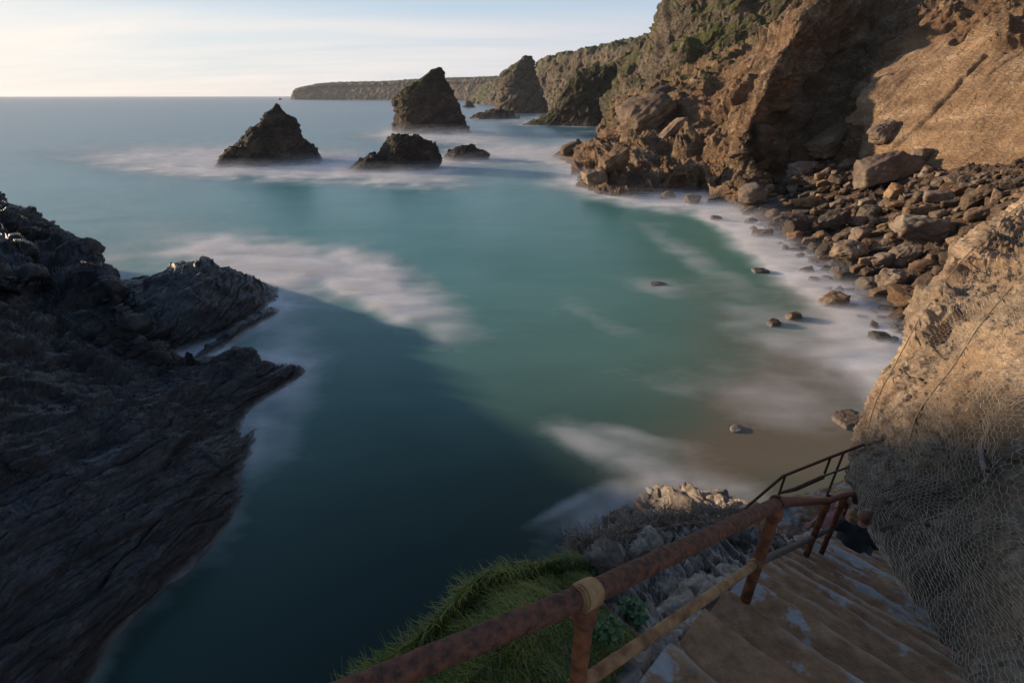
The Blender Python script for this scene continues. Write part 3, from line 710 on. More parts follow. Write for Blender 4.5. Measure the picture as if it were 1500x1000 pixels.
while len(pts) < 226 and tries < 60000:
    tries += 1
    px = rr.uniform(1085, 1515); lo, hi = foot_y(px), min(shore_y(px) + 4, wall_y(px) + 12)
    if hi < lo + 4: continue
    py = rr.uniform(lo, hi)
    base = np.interp(py, [240, 300, 400, 480], [15, 24, 37, 44])
    w = base * rr.choice([.6, .8, 1.0, 1.35, 1.8], p=[.22, .26, .24, .18, .10])
    if tries > 20000: w = base * .6
    if all((px - a) ** 2 + ((py - b) * 1.5) ** 2 > (w * .33 + c) ** 2 for a, b, c in taken):
        taken.append((px, py, w * .33)); pts.append((px, py, w))
for i, (px, py, w) in enumerate(pts):
    rot = (R(rr.uniform(-18, 18)), R(rr.uniform(-42, 4)), R(rr.uniform(-40, 50)) + (math.pi if rr.random() < .5 else 0) * 0)
    pi = int(rr.integers(len(PROTO)))
    shape = ['blocky', 'flat', 'chunky', 'thin slab-like', 'rounded', 'wedge-shaped', 'squared', 'worn', 'splinter-like', 'knobbly'][pi]
    size = 'large' if w > base_w(py) * 1.3 else 'small' if w < base_w(py) * .9 else 'middling'
    ai = min(range(len(ANCH)), key=lambda q: (ANCH[q][0] - px) ** 2 + ((ANCH[q][1] - py) * 1.4) ** 2)
    dx, dy = px - ANCH[ai][0], (py - ANCH[ai][1]) * 1.4
    side = ('right of' if dx > 0 else 'left of') if abs(dx) > abs(dy) else ('below' if dy > 0 else 'above')
    near = 'just ' if math.hypot(dx, dy) < 40 else ''
    wet = 'wave-washed ' if py > shore_y(px) - 14 else ''
    lab = size + ' ' + wet + shape + ' stone ' + near + side + ' ' + ANCH[ai][2]; gr = size + ' ' + wet + 'stones ' + side + ' ' + ANCH[ai][2]
    put_boulder(PROTO[pi], px, py, w, rot, lab, gr, rr.uniform(.05, .3), name='rock_block')

wash = []
while len(wash) < 26:
    px = rr.uniform(1100, 1345); py = shore_y(px) + rr.uniform(4, 46) * (1 if px > 1180 else .5)
    if py > wall_y(px) - 10 and px > 1300: continue
    w = rr.uniform(12, 26) * np.interp(py, [320, 480], [.8, 1.2])
    if all((px - a) ** 2 + ((py - b) * 1.5) ** 2 > (w * .5 + c) ** 2 for a, b, c in taken):
        taken.append((px, py, w * .5)); wash.append((px, py, w))
for px, py, w in wash:
    ai = min(range(len(HAND)), key=lambda q: (HAND[q][0] - px) ** 2 + ((HAND[q][1] - py) * 1.4) ** 2 if 'shallows' in HAND[q][6] or 'wash' in HAND[q][6] else 1e9)
    sd_ = ('right of' if px > HAND[ai][0] else 'left of') if abs(px - HAND[ai][0]) > abs(py - HAND[ai][1]) * 1.4 else ('below' if py > HAND[ai][1] else 'above')
    short = {20: 'the round brown boulder'}.get(ai, 'the ' + ' '.join(HAND[ai][6].split()[:4]).replace(',', ''))
    put_boulder(PROTO[int(rr.integers(len(PROTO)))], px, py, w, (R(rr.uniform(-10, 10)), R(rr.uniform(-20, 5)), R(rr.uniform(-60, 60))),
                ('tiny' if w < 15 else 'small') + ' stone half drowned in white wash, ' + sd_ + ' ' + short, 'stones half drowned in the wash ' + sd_ + ' ' + short, .38, name='awash_stone')

# ------------------------------------------------------------------ foreground ground, steps
p2b = np.array([1.273, 1.713, 17.418]); dS = np.array([.7219, .6920, 0]); rS = np.array([.6920, -.7219, 0])
def stair_z(s):
    return 17.418 - (.42 * s if s < 0 else .69 * s)
def SP(s, r, dz=0.0):
    p = p2b + dS * s + rS * r; p[2] = stair_z(s) + dz; return p

e = [PZ(420,1150,17.9), PZ(618,972,18.0), PZ(710,875,17.95), PZ(794,842,17.8), PZ(882,814,17.4), PZ(960,783,17.0), PZ(1040,768,16.5), PZ(1150,792,16.0), PZ(1205,812,15.3)]
f0 = [Wp(-4,8,-1), Wp(-3,10,-1), Wp(-1.8,12,-1), Wp(1,14,-1), PZ(840,800,-1), PZ(905,738,-1), PZ(985,716,-1), PZ(1085,735,-1), PZ(1120,745,-1)]
f1 = [Wp(-3,6,6), Wp(-2.4,7,6), Wp(-1.2,8,6), Wp(.6,9.6,6), PZ(870,800,1.2), PZ(928,750,1.6), PZ(1000,732,2.2), PZ(1085,748,2.2), PZ(1130,770,2.4)]
r4 = [PZ(500,1200,18), PZ(680,1000,18.12), PZ(780,900,18.06), PZ(860,880,17.85), PZ(930,870,17.55), PZ(1000,850,17.25), PZ(1060,835,16.9), PZ(1120,835,16.55), SP(2.1,-.12,0)]
r5 = [Wp(-.6,.7,18.1), Wp(-.2,.9,18.1), Wp(.1,1.1,18.05), Wp(.38,1.25,17.9), Wp(.62,1.38,17.72), Wp(.95,1.55,17.5), SP(-.03,-.1,-.04), SP(.9,-.1,-.04), SP(2.0,-.05,-.04)]
r6 = [Wp(-.6,-.9,18.1), Wp(-.2,-.5,18.0), Wp(.2,.3,17.85), Wp(.45,.75,17.7), Wp(.75,1.1,17.5), Wp(1.0,1.35,17.3), SP(0,.15,-.3), SP(1,.15,-.3), SP(2.1,.15,-.3)]
gnet = []
for k in range(9):
    out = (f1[k] - e[k]); h = np.array([out[0], out[1], 0]); h /= np.linalg.norm(h)
    m2 = e[k] + h * .12 + np.array([0, 0, -.5]); m1 = e[k] * .45 + f1[k] * .55 - h * 2.2 + np.array([0, 0, -1.5])
    gnet.append([f0[k], f1[k], m1, m2, e[k], r4[k], r5[k], r6[k]])
def near_k(P):
    return np.clip((H - P[:, 2] - 1) / 7, .06, 1)
B_LED = basis(R(180), R(72))
def gmask(V):
    """where turf grows on the cliff top"""
    px, py = topix(V)
    edge = np.interp(py, [780, 803, 830, 870, 900, 940, 1000], [832, 842, 872, 880, 905, 955, 925])
    m = np.clip((edge - px) / 12, 0, 1) * (V[:, 2] > 16.8)
    return m * np.clip((V[:, 1] + 1.2) / .5, 0, 1)
def d_ground(P):
    k = near_k(P); g = gmask(P)
    big = k * 1.1 * facet(P / np.maximum(k, .06)[:, None] * .5, B_LED, (2.4, 1.8, 1.2), 501)
    rock = .085 * facet(P, B_LED, (.5, .35, .09), 502, K=110) + .05 * facet(P, B_LED, (.2, .16, .05), 503, K=110) + .075 * strata(P, B_LED, .08, 504, .7, .5) + .04 * fbm(P / .25, 3, 505)
    far = np.clip((15 - P[:, 2]) / 3, 0, 1)
    rock2 = .5 * facet(P, B_LED, (2, 1.4, .8), 506) + .22 * facet(P, B_LED, (.8, .6, .3), 507)
    return (1 - far) * (rock * (1 - g) + g * .05 * fbm(P / .2, 3, 508)) + far * rock2
def t_ground(V, n, sh):
    g = gmask(V)
    px, py = topix(V)
    soil = np.clip(fbm(V / .35, 3, 509) * 3 + .1, 0, 1) * .0
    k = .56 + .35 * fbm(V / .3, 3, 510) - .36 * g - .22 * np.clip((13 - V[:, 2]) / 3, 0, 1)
    return np.stack([g, soil, k], 1)
ledge, Vl, _ = land('ledge', gnet, 620, 620, M['ledge'], d_ground, 'grey weathered rock ledge between the turf and the steps, dropping to the sea', 'ledge', tint=t_ground, shore=3)
bvh_ledge = bvh_of(ledge)

# mound of turf: blades
def grass_mat(name, a, b):
    m = bpy.data.materials.new(name); m.use_nodes = True; nt = m.node_tree; bs = nt.nodes['Principled BSDF']
    at = N(nt, 'ShaderNodeAttribute', attribute_name='shade')
    c = ramp(nt, at.outputs['Fac'], [(0.0, a), (0.7, b), (1.0, (0.27, 0.21, 0.09))]); L(nt, c, bs.inputs['Base Color'])
    bs.inputs['Roughness'].default_value = .55; bs.inputs['Subsurface Weight'].default_value = 0
    return m
M['grass'] = grass_mat('grass blades', (0.065, 0.078, 0.008), (0.25, 0.27, 0.032))
def build_grass():
    r_ = np.random.default_rng(21); V = []; Q = []; A = []
    n = 0
    while n < 120000:
        n += 1
        if n % 3 == 0:
            h = bvh_ledge.ray_cast(Vector((0, 0, H)), Vector(ray(r_.uniform(440, 980), r_.uniform(790, 1040))).normalized())
        else:
            x, y = r_.uniform(-2.6, 1.25), r_.uniform(.0, 2.7)
            h = bvh_ledge.ray_cast(Vector((x, y, 19.4)), Vector((0, 0, -1)))
        if h[0] is None or h[0].z < 16.9: continue
        p = np.array(h[0][:])
        g = gmask(p[None])[0]
        px, py = topix(p[None])
        cl = vnoise(p[None] * 3.0, 77)[0]; tall = vnoise(p[None] * 1.3, 78)[0]
        if r_.random() > g * (1.0 + cl * .6): continue
        ln = r_.uniform(.035, .095) * (1 + .45 * tall) * (1.0 if px[0] < 780 or py[0] < 880 else .65)
        w = r_.uniform(.0016, .003)
        a = R(200) + r_.normal() * .9 + cl * .8
        lean = np.array([math.cos(a), math.sin(a), 0]); side = np.array([-lean[1], lean[0], 0])
        bend = r_.uniform(.4, 1.15); sh = min(max(.45 + .35 * cl + r_.normal() * .2, 0), .85)
        if r_.random() < .10 + .25 * max(tall, 0): sh = 1.0
        b0 = len(V)
        for k, t in enumerate((0, .35, .7, 1.0)):
            c = p + lean * ln * bend * t * t + np.array([0, 0, 1]) * ln * (t - .35 * bend * t * t) - np.array([0, 0, .01])
            ww = w * (1 - t * .85)
            V.append(c - side * ww); V.append(c + side * ww); A += [sh, sh]
        for k in range(3):
            Q.append([b0 + 2 * k, b0 + 2 * k + 1, b0 + 2 * k + 3, b0 + 2 * k + 2])
    me = bpy.data.meshes.new('grass'); raw_mesh(me, np.array(V), np.array(Q), {'shade': np.array(A)})
    tag(link('grass', me, M['grass']), 'long green turf with dry strands on the cliff edge behind the railing', 'grass', None, 'stuff')
build_grass()

def tube(pts, rads, seg=12, cap=True, bump=0.0, seed=0, step=None):
    pts = [np.array(p, float) for p in pts]
    if np.isscalar(rads): rads = [rads] * len(pts)
    if step:
        P, Rr = [], []
        for a, b, ra, rb in zip(pts[:-1], pts[1:], rads[:-1], rads[1:]):
            n = max(int(np.linalg.norm(b - a) / step), 1)
            for k in range(n): P.append(a + (b - a) * k / n); Rr.append(ra + (rb - ra) * k / n)
        P.append(pts[-1]); Rr.append(rads[-1]); pts, rads = P, Rr
    V, Q = [], []
    up = np.array([0, 0, 1.0])
    last = None
    for i, p in enumerate(pts):
        t = pts[min(i + 1, len(pts) - 1)] - pts[max(i - 1, 0)]; t = t / (np.linalg.norm(t) + 1e-9)
        if last is None:
            a = np.cross(t, up if abs(t[2]) < .9 else np.array([1.0, 0, 0]))
        else:
            a = last - t * np.dot(last, t)
        a /= np.linalg.norm(a) + 1e-9; last = a; b = np.cross(t, a)
        for k in range(seg):
            an = 2 * math.pi * k / seg
            V.append(p + (a * math.cos(an) + b * math.sin(an)) * rads[i])
    V = np.array(V)
    if bump:
        C = np.repeat(np.array(pts), seg, 0); o = V - C; o /= np.linalg.norm(o, axis=1, keepdims=True) + 1e-9
        V = V + o * (bump * fbm(V / .02 + seed, 3, seed))[:, None]
    for i in range(len(pts) - 1):
        for k in range(seg):
            k2 = (k + 1) % seg
            Q.append([i * seg + k, i * seg + k2, (i + 1) * seg + k2, (i + 1) * seg + k])
    V = list(V)
    if cap:
        for i in (0, len(pts) - 1):
            c = len(V); V.append(np.array(pts[i]))
            for k in range(seg):
                k2 = (k + 1) % seg; Q.append([c, i * seg + k, i * seg + k2, c])
    return np.array(V), Q

class MB:
    def __init__(s): s.V = []; s.Q = []; s.n = 0
    def add(s, V, Q):
        s.V.append(np.array(V)); s.Q += [[a + s.n for a in q] for q in Q]; s.n += len(V); return s
    def tube(s, *a, **k): return s.add(*tube(*a, **k))
    def build(s, name, mat, parent=None, smooth=True):
        me = bpy.data.meshes.new(name)
        me.from_pydata(np.concatenate(s.V).tolist(), [], [list(dict.fromkeys(q)) for q in s.Q]); me.update()
        me.polygons.foreach_set('use_smooth', np.full(len(me.polygons), smooth))
        return link(name, me, mat, parent)

def box_grid(c0, ax, ay, az, nx, ny, nz):
    """subdivided box faces from corner c0 along three edge vectors"""
    V, Q = [], []
    def face(o, u, v, nu, nv, flip):
        b = len(V)
        for i in range(nu + 1):
            for j in range(nv + 1): V.append(o + u * i / nu + v * j / nv)
        for i in range(nu):
            for j in range(nv):
                q = [b + i * (nv + 1) + j, b + (i + 1) * (nv + 1) + j, b + (i + 1) * (nv + 1) + j + 1, b + i * (nv + 1) + j + 1]
                Q.append(q[::-1] if flip else q)
    face(c0, ax, ay, nx, ny, True); face(c0 + az, ax, ay, nx, ny, False)
    face(c0, ax, az, nx, nz, False); face(c0 + ay, ax, az, nx, nz, True)
    face(c0, ay, az, ny, nz, True); face(c0 + ax, ay, az, ny, nz, False)
    return np.array(V), Q

def step_mat():
    m = bpy.data.materials.new('trodden concrete'); m.use_nodes = True; nt = m.node_tree; bs = nt.nodes['Principled BSDF']
    tcn = N(nt, 'ShaderNodeTexCoord')
    a = N(nt, 'ShaderNodeTexNoise', inp={'Scale': 1.15, 'Detail': 6.0, 'Roughness': .62, 'Distortion': .8}); L(nt, tcn.outputs['Object'], a.inputs['Vector'])
    b = N(nt, 'ShaderNodeTexNoise', inp={'Scale': 9.0, 'Detail': 10.0, 'Roughness': .72}); L(nt, tcn.outputs['Object'], b.inputs['Vector'])
    g = N(nt, 'ShaderNodeTexNoise', inp={'Scale': 60.0, 'Detail': 4.0, 'Roughness': .7}); L(nt, tcn.outputs['Object'], g.inputs['Vector'])
    dirt = ramp(nt, b.outputs[0], [(.3, (.19, .088, .042)), (.5, (.36, .185, .092)), (.7, (.50, .30, .165))])
    cem = ramp(nt, b.outputs[0], [(.3, (.26, .23, .22)), (.7, (.50, .46, .44))])
    f = mth(nt, 'ADD', a.outputs[0], mth(nt, 'MULTIPLY', b.outputs[0], .22))
    c = mixc(nt, ramp(nt, f, [(.625, 0), (.655, 1)]), dirt, cem)
    c = mixc(nt, mth(nt, 'MULTIPLY', g.outputs[0], .30), c, (.05, .035, .025))
    wa = N(nt, 'ShaderNodeAttribute', attribute_name='wear_shade'); ws = N(nt, 'ShaderNodeSeparateColor'); L(nt, wa.outputs['Color'], ws.inputs[0]); c = mixc(nt, ws.outputs[1], c, (.07, .042, .027)); c = mixc(nt, mth(nt, 'MULTIPLY', ws.outputs[0], .8), c, (.56, .47, .38))
    L(nt, c, bs.inputs['Base Color']); bs.inputs['Roughness'].default_value = .9
    h = mth(nt, 'ADD', b.outputs[0], mth(nt, 'MULTIPLY', g.outputs[0], .4))
    bp = N(nt, 'ShaderNodeBump', inp={'Strength': .8, 'Distance': .02}); L(nt, h, bp.inputs['Height']); L(nt, bp.outputs[0], bs.inputs['Normal'])
    return m
M['step'] = step_mat()
steps = empty('stone_steps', tuple(SP(5, .5)))
tag(steps, 'worn concrete steps covered in sandy soil, going down beside the netted rock', 'steps', None, 'thing')
svals = [-2.6 + .38 * k for k in range(7)] + [.0 + .3 * k for k in range(18)]
for k, s in enumerate(svals):
    run = (svals[k + 1] - s) if k + 1 < len(svals) else .3
    top = stair_z(s) + .0
    wr = 1.35 if s < 2 else 1.35 - (s - 2) * .22
    wr = max(wr, .9)
    c0 = p2b + dS * (s - .12) + rS * (-.10); c0[2] = top - .42
    V, Q = box_grid(c0, dS * (run + .12), rS * wr, np.array([0, 0, .42]), 14, 60, 12)
    # worn nosing: pull the front upper edge in, then roughen
    loc_s = (V - p2b) @ dS - (s + run); dz = V[:, 2] - top
    er = np.clip(1 - np.hypot(np.minimum(loc_s, 0), dz) / .05, 0, 1)
    wv = .5 + .5 * fbm(V / .18, 3, 520 + k)
    V = V - dS[None] * (er * .022 * wv)[:, None]; V[:, 2] -= er * .022 * wv
    V[:, 2] += .022 * fbm(V / .3, 4, 530) + .006 * fbm(V / .03, 2, 531)
    V += dS[None] * (.020 * fbm(V / .3, 4, 532))[:, None]
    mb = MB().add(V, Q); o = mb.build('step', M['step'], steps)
    top_ = np.clip(1 - np.abs(dz) / .03, 0, 1)
    nose = np.exp(-((loc_s + .012) / .022) ** 2) * np.clip(.1 + 2.2 * fbm(V / .3, 4, 535), 0, 1)
    back = np.clip(1 - (loc_s + run) / .07, 0, 1) * .8  # dirt and shade below the riser, painted as a dark band
    at_ = o.data.attributes.new('wear_shade', 'FLOAT_COLOR', 'POINT')
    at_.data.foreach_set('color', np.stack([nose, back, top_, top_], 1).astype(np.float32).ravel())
r_e = np.random.default_rng(77)
for k in range(15):
    s_k = .1 + k * .27 + r_e.uniform(-.08, .08); sz = r_e.uniform(.05, .13)
    o = bpy.data.objects.new('loose_stone', PROTO[int(r_e.integers(len(PROTO)))]); COL.objects.link(o); o.scale = (sz, sz, sz)
    wr_ = 1.05 - max(0, s_k - 1.2) * .17
    o.location = SP(s_k, wr_ + r_e.uniform(-.10, .10), sz * .25 - .06); o.rotation_euler = (r_e.uniform(-.4, .4), r_e.uniform(-.4, .4), r_e.uniform(0, 6))
    wh = 'level with the second railing post' if s_k < .9 else 'midway between second and third posts' if s_k < 1.8 else 'just above the third railing post' if s_k < 2.7 else 'close behind the seated person'
    sz_n = 'bigger' if sz > .10 else 'middling' if sz > .075 else 'small'
    tag(o, sz_n + ' loose stone against the foot of the netted rock, ' + wh, 'stone', sz_n + ' loose stones on the steps ' + wh, 'thing')
# rough stone kerb along the rail side, patched with cement
kn = []
for s in np.linspace(-2.7, 5.2, 27):
    z = stair_z(s)
    kn.append([SP(s, -.34, -.45), SP(s, -.30, -.03), SP(s, -.20, .035), SP(s, -.07, .03), SP(s, -.04, -.05), SP(s, -.03, -.3)])
G = resample(kn, 700, 46); n_ = normals(G, (1.5, 1.5, 20)); P = G.reshape(-1, 3)
V = P + n_.reshape(-1, 3) * (.05 * facet(P, B_ISO, (.28, .22, .2), 541) + .022 * facet(P, B_LED, (.1, .08, .05), 542) + .015 * fbm(P / .04, 3, 543))[:, None]
kerb = link('kerb', grid_mesh('kerb', V.reshape(G.shape), {'tint': np.stack([0 * V[:, 0], 0 * V[:, 0], .62 + .2 * fbm(V / .2, 2, 544)], 1)}), M['ledge'], steps)
# landing below, where the second rail stands
ln = [[Wp(3.3,4.2,8), Wp(3.6,4.4,12.6), Wp(4.0,4.5,13.3), Wp(5.0,4.2,13.35), Wp(6.2,4.0,13.6)],
      [Wp(3.4,5.2,7), Wp(3.8,5.2,12.6), Wp(4.2,5.2,13.3), Wp(5.4,5.2,13.35), Wp(7.0,5.0,13.6)],
      [Wp(3.8,6.8,6), Wp(4.1,6.2,12.6), Wp(4.4,6.1,13.3), Wp(5.8,6.1,13.35), Wp(7.4,6.2,13.6)],
      [Wp(4.4,8.0,6), Wp(4.5,6.9,12.6), Wp(4.7,6.6,13.2), Wp(6.2,6.9,13.3), Wp(7.8,7.2,13.6)],
      [Wp(4.8,9.6,4), Wp(4.9,8.2,10.6), Wp(5.2,7.6,12.0), Wp(6.6,8.0,12.2), Wp(8.4,8.2,12.6)]]
land('landing', ln, 200, 200, M['step'], lambda P: .10 * facet(P, B_ISO, (.6, .5, .3), 551) + .04 * fbm(P / .2, 3, 552), 'trodden earth landing at the bottom of the steps', 'ground')

# ------------------------------------------------------------------ netted rock on the right
wn_ = [
 [PY(1292,800,4.0), Wp(3.50,2.52,16.0), Wp(2.85,1.85,16.65), Wp(2.30,1.2,17.25), Wp(1.6,.2,18.0)],
 [PY(1264,745,5.0), PY(1330,800,3.6), PY(1400,860,2.75), PY(1480,930,1.95), Wp(2.2,.2,18.2)],
 [PY(1248,702,6.0), PY(1320,740,4.6), PY(1400,790,3.4), PY(1500,850,2.3), Wp(3.0,.3,18.4)],
 [PY(1263,662,6.4), PY(1330,690,5.3), PY(1410,730,4.1), PY(1510,770,2.9), Wp(3.8,.6,18.6)],
 [PY(1270,624,6.8), PY(1340,650,5.8), PY(1420,670,4.6), PY(1520,690,3.4), Wp(4.4,1,18.8)],
 [PY(1286,575,7.3), PY(1350,590,6.4), PY(1430,600,5.2), PY(1530,600,4.1), Wp(5.2,1.4,19.2)],
 [PY(1330,504,8.2), PY(1390,510,7.4), PY(1450,520,6.3), PY(1540,520,5.2), Wp(6.5,2,19.8)],
 [PY(1390,414,9.6), PY(1430,430,8.7), PY(1490,440,7.6), PY(1570,440,6.4), Wp(8,3,20.6)],
 [PY(1450,340,11), PY(1490,355,10.2), PY(1550,370,9.2), PY(1640,370,7.8), Wp(10,4,21.6)],
 [PY(1505,292,12.2), PY(1550,300,11.6), PY(1620,310,10.6), PY(1720,300,9), Wp(12.5,5,23)],
 [PY(1570,240,13.5), PY(1620,240,13), PY(1700,240,12), PY(1800,220,10.4), Wp(15,6,25)]]
front = wn_
full = []
for row in wn_:
    s_ = row[0]
    b1 = s_ + np.array([.55, .75, -.5]); b2 = s_ + np.array([1.6, 1.2, -2.2]); b3 = s_ + np.array([2.6, 1.0, -9])
    full.append([b3, b2, b1] + row)
B_WALL = basis(R(140), R(50))
def d_wall(P):
    k = np.clip((P[:, 1]) / 6, .35, 1.2)
    return k * (.17 * facet(P, B_WALL, (1.5, 1.1, .6), 561) + .07 * facet(P, B_WALL, (.42, .33, .16), 562) + .03 * facet(P, B_WALL, (.14, .11, .06), 563) + .12 * fbm(P / .9, 3, 564) + .04 * strata(P, B_WALL, .12, 565, .6, .6))
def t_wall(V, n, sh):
    return np.stack([0 * V[:, 0], np.clip(fbm(V / 1.2, 3, 571) * 2 + .1, 0, .6), .5 + .18 * fbm(V / .5, 3, 572) - .34 * np.clip((17.6 - V[:, 2]) / 1.6, 0, 1) * np.clip((6 - V[:, 1]) / 1.5, 0, 1)], 1)  # low near part tinted darker to stand for shade
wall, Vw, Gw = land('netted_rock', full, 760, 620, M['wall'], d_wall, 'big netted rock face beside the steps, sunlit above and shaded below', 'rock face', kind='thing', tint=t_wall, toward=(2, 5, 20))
bvh_wall = bvh_of(wall)

def plain_mat(name, col, rough=.6, metal=0.0, col2=None, nsc=20.0, bump=0.0):
    m = bpy.data.materials.new(name); m.use_nodes = True; nt = m.node_tree; bs = nt.nodes['Principled BSDF']
    tcn = N(nt, 'ShaderNodeTexCoord')
    a = N(nt, 'ShaderNodeTexNoise', inp={'Scale': nsc, 'Detail': 8.0, 'Roughness': .65}); L(nt, tcn.outputs['Object'], a.inputs['Vector'])
    c2 = col2 or tuple(x * .55 for x in col)
    L(nt, ramp(nt, a.outputs[0], [(.38, c2), (.62, col)]), bs.inputs['Base Color'])
    bs.inputs['Roughness'].default_value = rough; bs.inputs['Metallic'].default_value = metal
    if bump:
        bp = N(nt, 'ShaderNodeBump', inp={'Strength': 1.0, 'Distance': bump}); L(nt, a.outputs[0], bp.inputs['Height']); L(nt, bp.outputs[0], bs.inputs['Normal'])
    return m
M['wire'] = plain_mat('galvanised wire', (.62, .55, .46), .6, .1, (.40, .30, .21), 8)
M['cable'] = plain_mat('weathered cable', (.30, .22, .14), .7)

def build_net():
    G = resample(front, 700, 400)
    n = normals(G, (2, 5, 20))
    P = G.reshape(-1, 3)
    k = np.clip(P[:, 1] / 6, .35, 1.2)
    base = k * (.17 * .6 * facet(P, B_WALL, (1.5, 1.1, .6), 561) + .12 * fbm(P / .9, 3, 564))
    off = .05 + .05 * fbm(P / .5, 3, 590) + base
    Gn = (P + n.reshape(-1, 3) * off[:, None]).reshape(G.shape)
    # metric coordinates
    rows_len = np.linalg.norm(np.diff(G, axis=0), axis=2)      # down each column
    b = np.concatenate([np.zeros((1, G.shape[1])), np.cumsum(rows_len, 0)], 0)
    cols_len = np.linalg.norm(np.diff(G, axis=1), axis=2)
    a = np.concatenate([np.zeros((G.shape[0], 1)), np.cumsum(cols_len, 1)], 1)
    def at(i, j, ca, cb):
        return Gn[i, j]
    # hexagon lattice in (across, up) of the netting, rolled out from the silhouette edge
    bm_ = b.mean(1); cell = .118
    hgt = bm_[-1]
    V = []; E = []
    ids = {}
    r_ = np.random.default_rng(5)
    def vert(ai, bi, key):
        if key in ids: return ids[key]
        wv = vnoise(np.array([[ai * 1.6, bi * 1.6, 0.5], [ai * 1.6, bi * 1.6, 7.5]]), 88) * .07; bb = bi + r_.normal() * .006 + wv[0]; aa = ai + r_.normal() * .009 + wv[1]
        i = np.searchsorted(bm_, bb)
        if i <= 0 or i >= len(bm_): ids[key] = None; return None
        row = a[i]
        if aa < 0 or aa > row[-1]: ids[key] = None; return None
        j = np.searchsorted(row, aa); j = min(max(j, 1), len(row) - 1)
        fr = (aa - row[j - 1]) / (row[j] - row[j - 1] + 1e-9)
        fi = (bb - bm_[i - 1]) / (bm_[i] - bm_[i - 1] + 1e-9)
        p0 = Gn[i - 1, j - 1] * (1 - fr) + Gn[i - 1, j] * fr; p1 = Gn[i, j - 1] * (1 - fr) + Gn[i, j] * fr
        p = p0 * (1 - fi) + p1 * fi + r_.normal(size=3) * .004
        # a net sags: slide it off a straight lattice
        ids[key] = len(V); V.append(p); return ids[key]
    nb = int(hgt / (cell * .75)) + 1; na = int(a[:, -1].max() / cell) + 2
    for jb in range(nb):
        for ja in range(na):
            sh = .5 * (jb % 2)
            y0 = jb * cell * .75
            top = vert((ja + sh) * cell, y0 + cell * .25, (2 * ja + jb % 2, jb, 't'))
            lft = vert((ja + sh - .5) * cell, y0, (2 * ja + jb % 2 - 1, jb, 'b'))
            rgt = vert((ja + sh + .5) * cell, y0, (2 * ja + jb % 2 + 1, jb, 'b'))
            nxt = vert((ja + sh) * cell, y0 + cell * .75, (2 * ja + jb % 2, jb + 1, 'b'))
            for u, v in ((lft, top), (top, rgt)):
                if u is not None and v is not None: E.append((u, v, .0013))
            if top is not None and nxt is not None: E.append((top, nxt, .0021))
    V = np.array(V); E = [(u, v, r) for u, v, r in E if np.linalg.norm(V[u] - V[v]) < .16]
    A = V[[e[0] for e in E]]; Bv = V[[e[1] for e in E]]; rad = np.array([e[2] for e in E])
    t = Bv - A; t /= np.linalg.norm(t, axis=1, keepdims=True) + 1e-9
    x = np.cross(t, [0.3, .2, .9]); x /= np.linalg.norm(x, axis=1, keepdims=True); y = np.cross(t, x)
    dist = np.linalg.norm(A - np.array([0, 0, H]), axis=1); rad = rad * np.clip(dist / 4.5, .9, 1.35)
    VV = []
    for base_ in (A, Bv):
        for k in range(3):
            an = 2 * math.pi * k / 3
            VV.append(base_ + (x * math.cos(an) + y * math.sin(an)) * rad[:, None])
    VV = np.stack(VV, 1).reshape(-1, 3); o = np.arange(len(E))[:, None] * 6
    Q = np.concatenate([o + np.array([k, (k + 1) % 3, 3 + (k + 1) % 3, 3 + k]) for k in range(3)])
    me = bpy.data.meshes.new('wire_netting'); raw_mesh(me, VV, Q)
    tag(link('wire_netting', me, M['wire']), 'hexagonal wire netting draped over the rock face beside the steps', 'netting', None, 'thing')
    # cables clamping the netting down
    for lab, path in (('steel cable along the outer edge of the netting, up the rock ridge', [(int(x), 14) for x in np.linspace(250, 640, 60)]),
                      ('cable crossing the netted rock face obliquely above the shadow line', [(int(x), int(y)) for x, y in zip(np.linspace(260, 560, 60), np.linspace(110, 190, 60))])):
        pts_ = [Gn[i, j] + n[i, j] * .06 for i, j in path]
        pts_ = [np.mean(pts_[max(0, q - 7):q + 8], 0) for q in range(len(pts_))]
        MBo = MB().tube(pts_, .011, 6).build('steel_cable', M['cable'])
        tag(MBo, lab, 'cable', None, 'thing')
build_net()

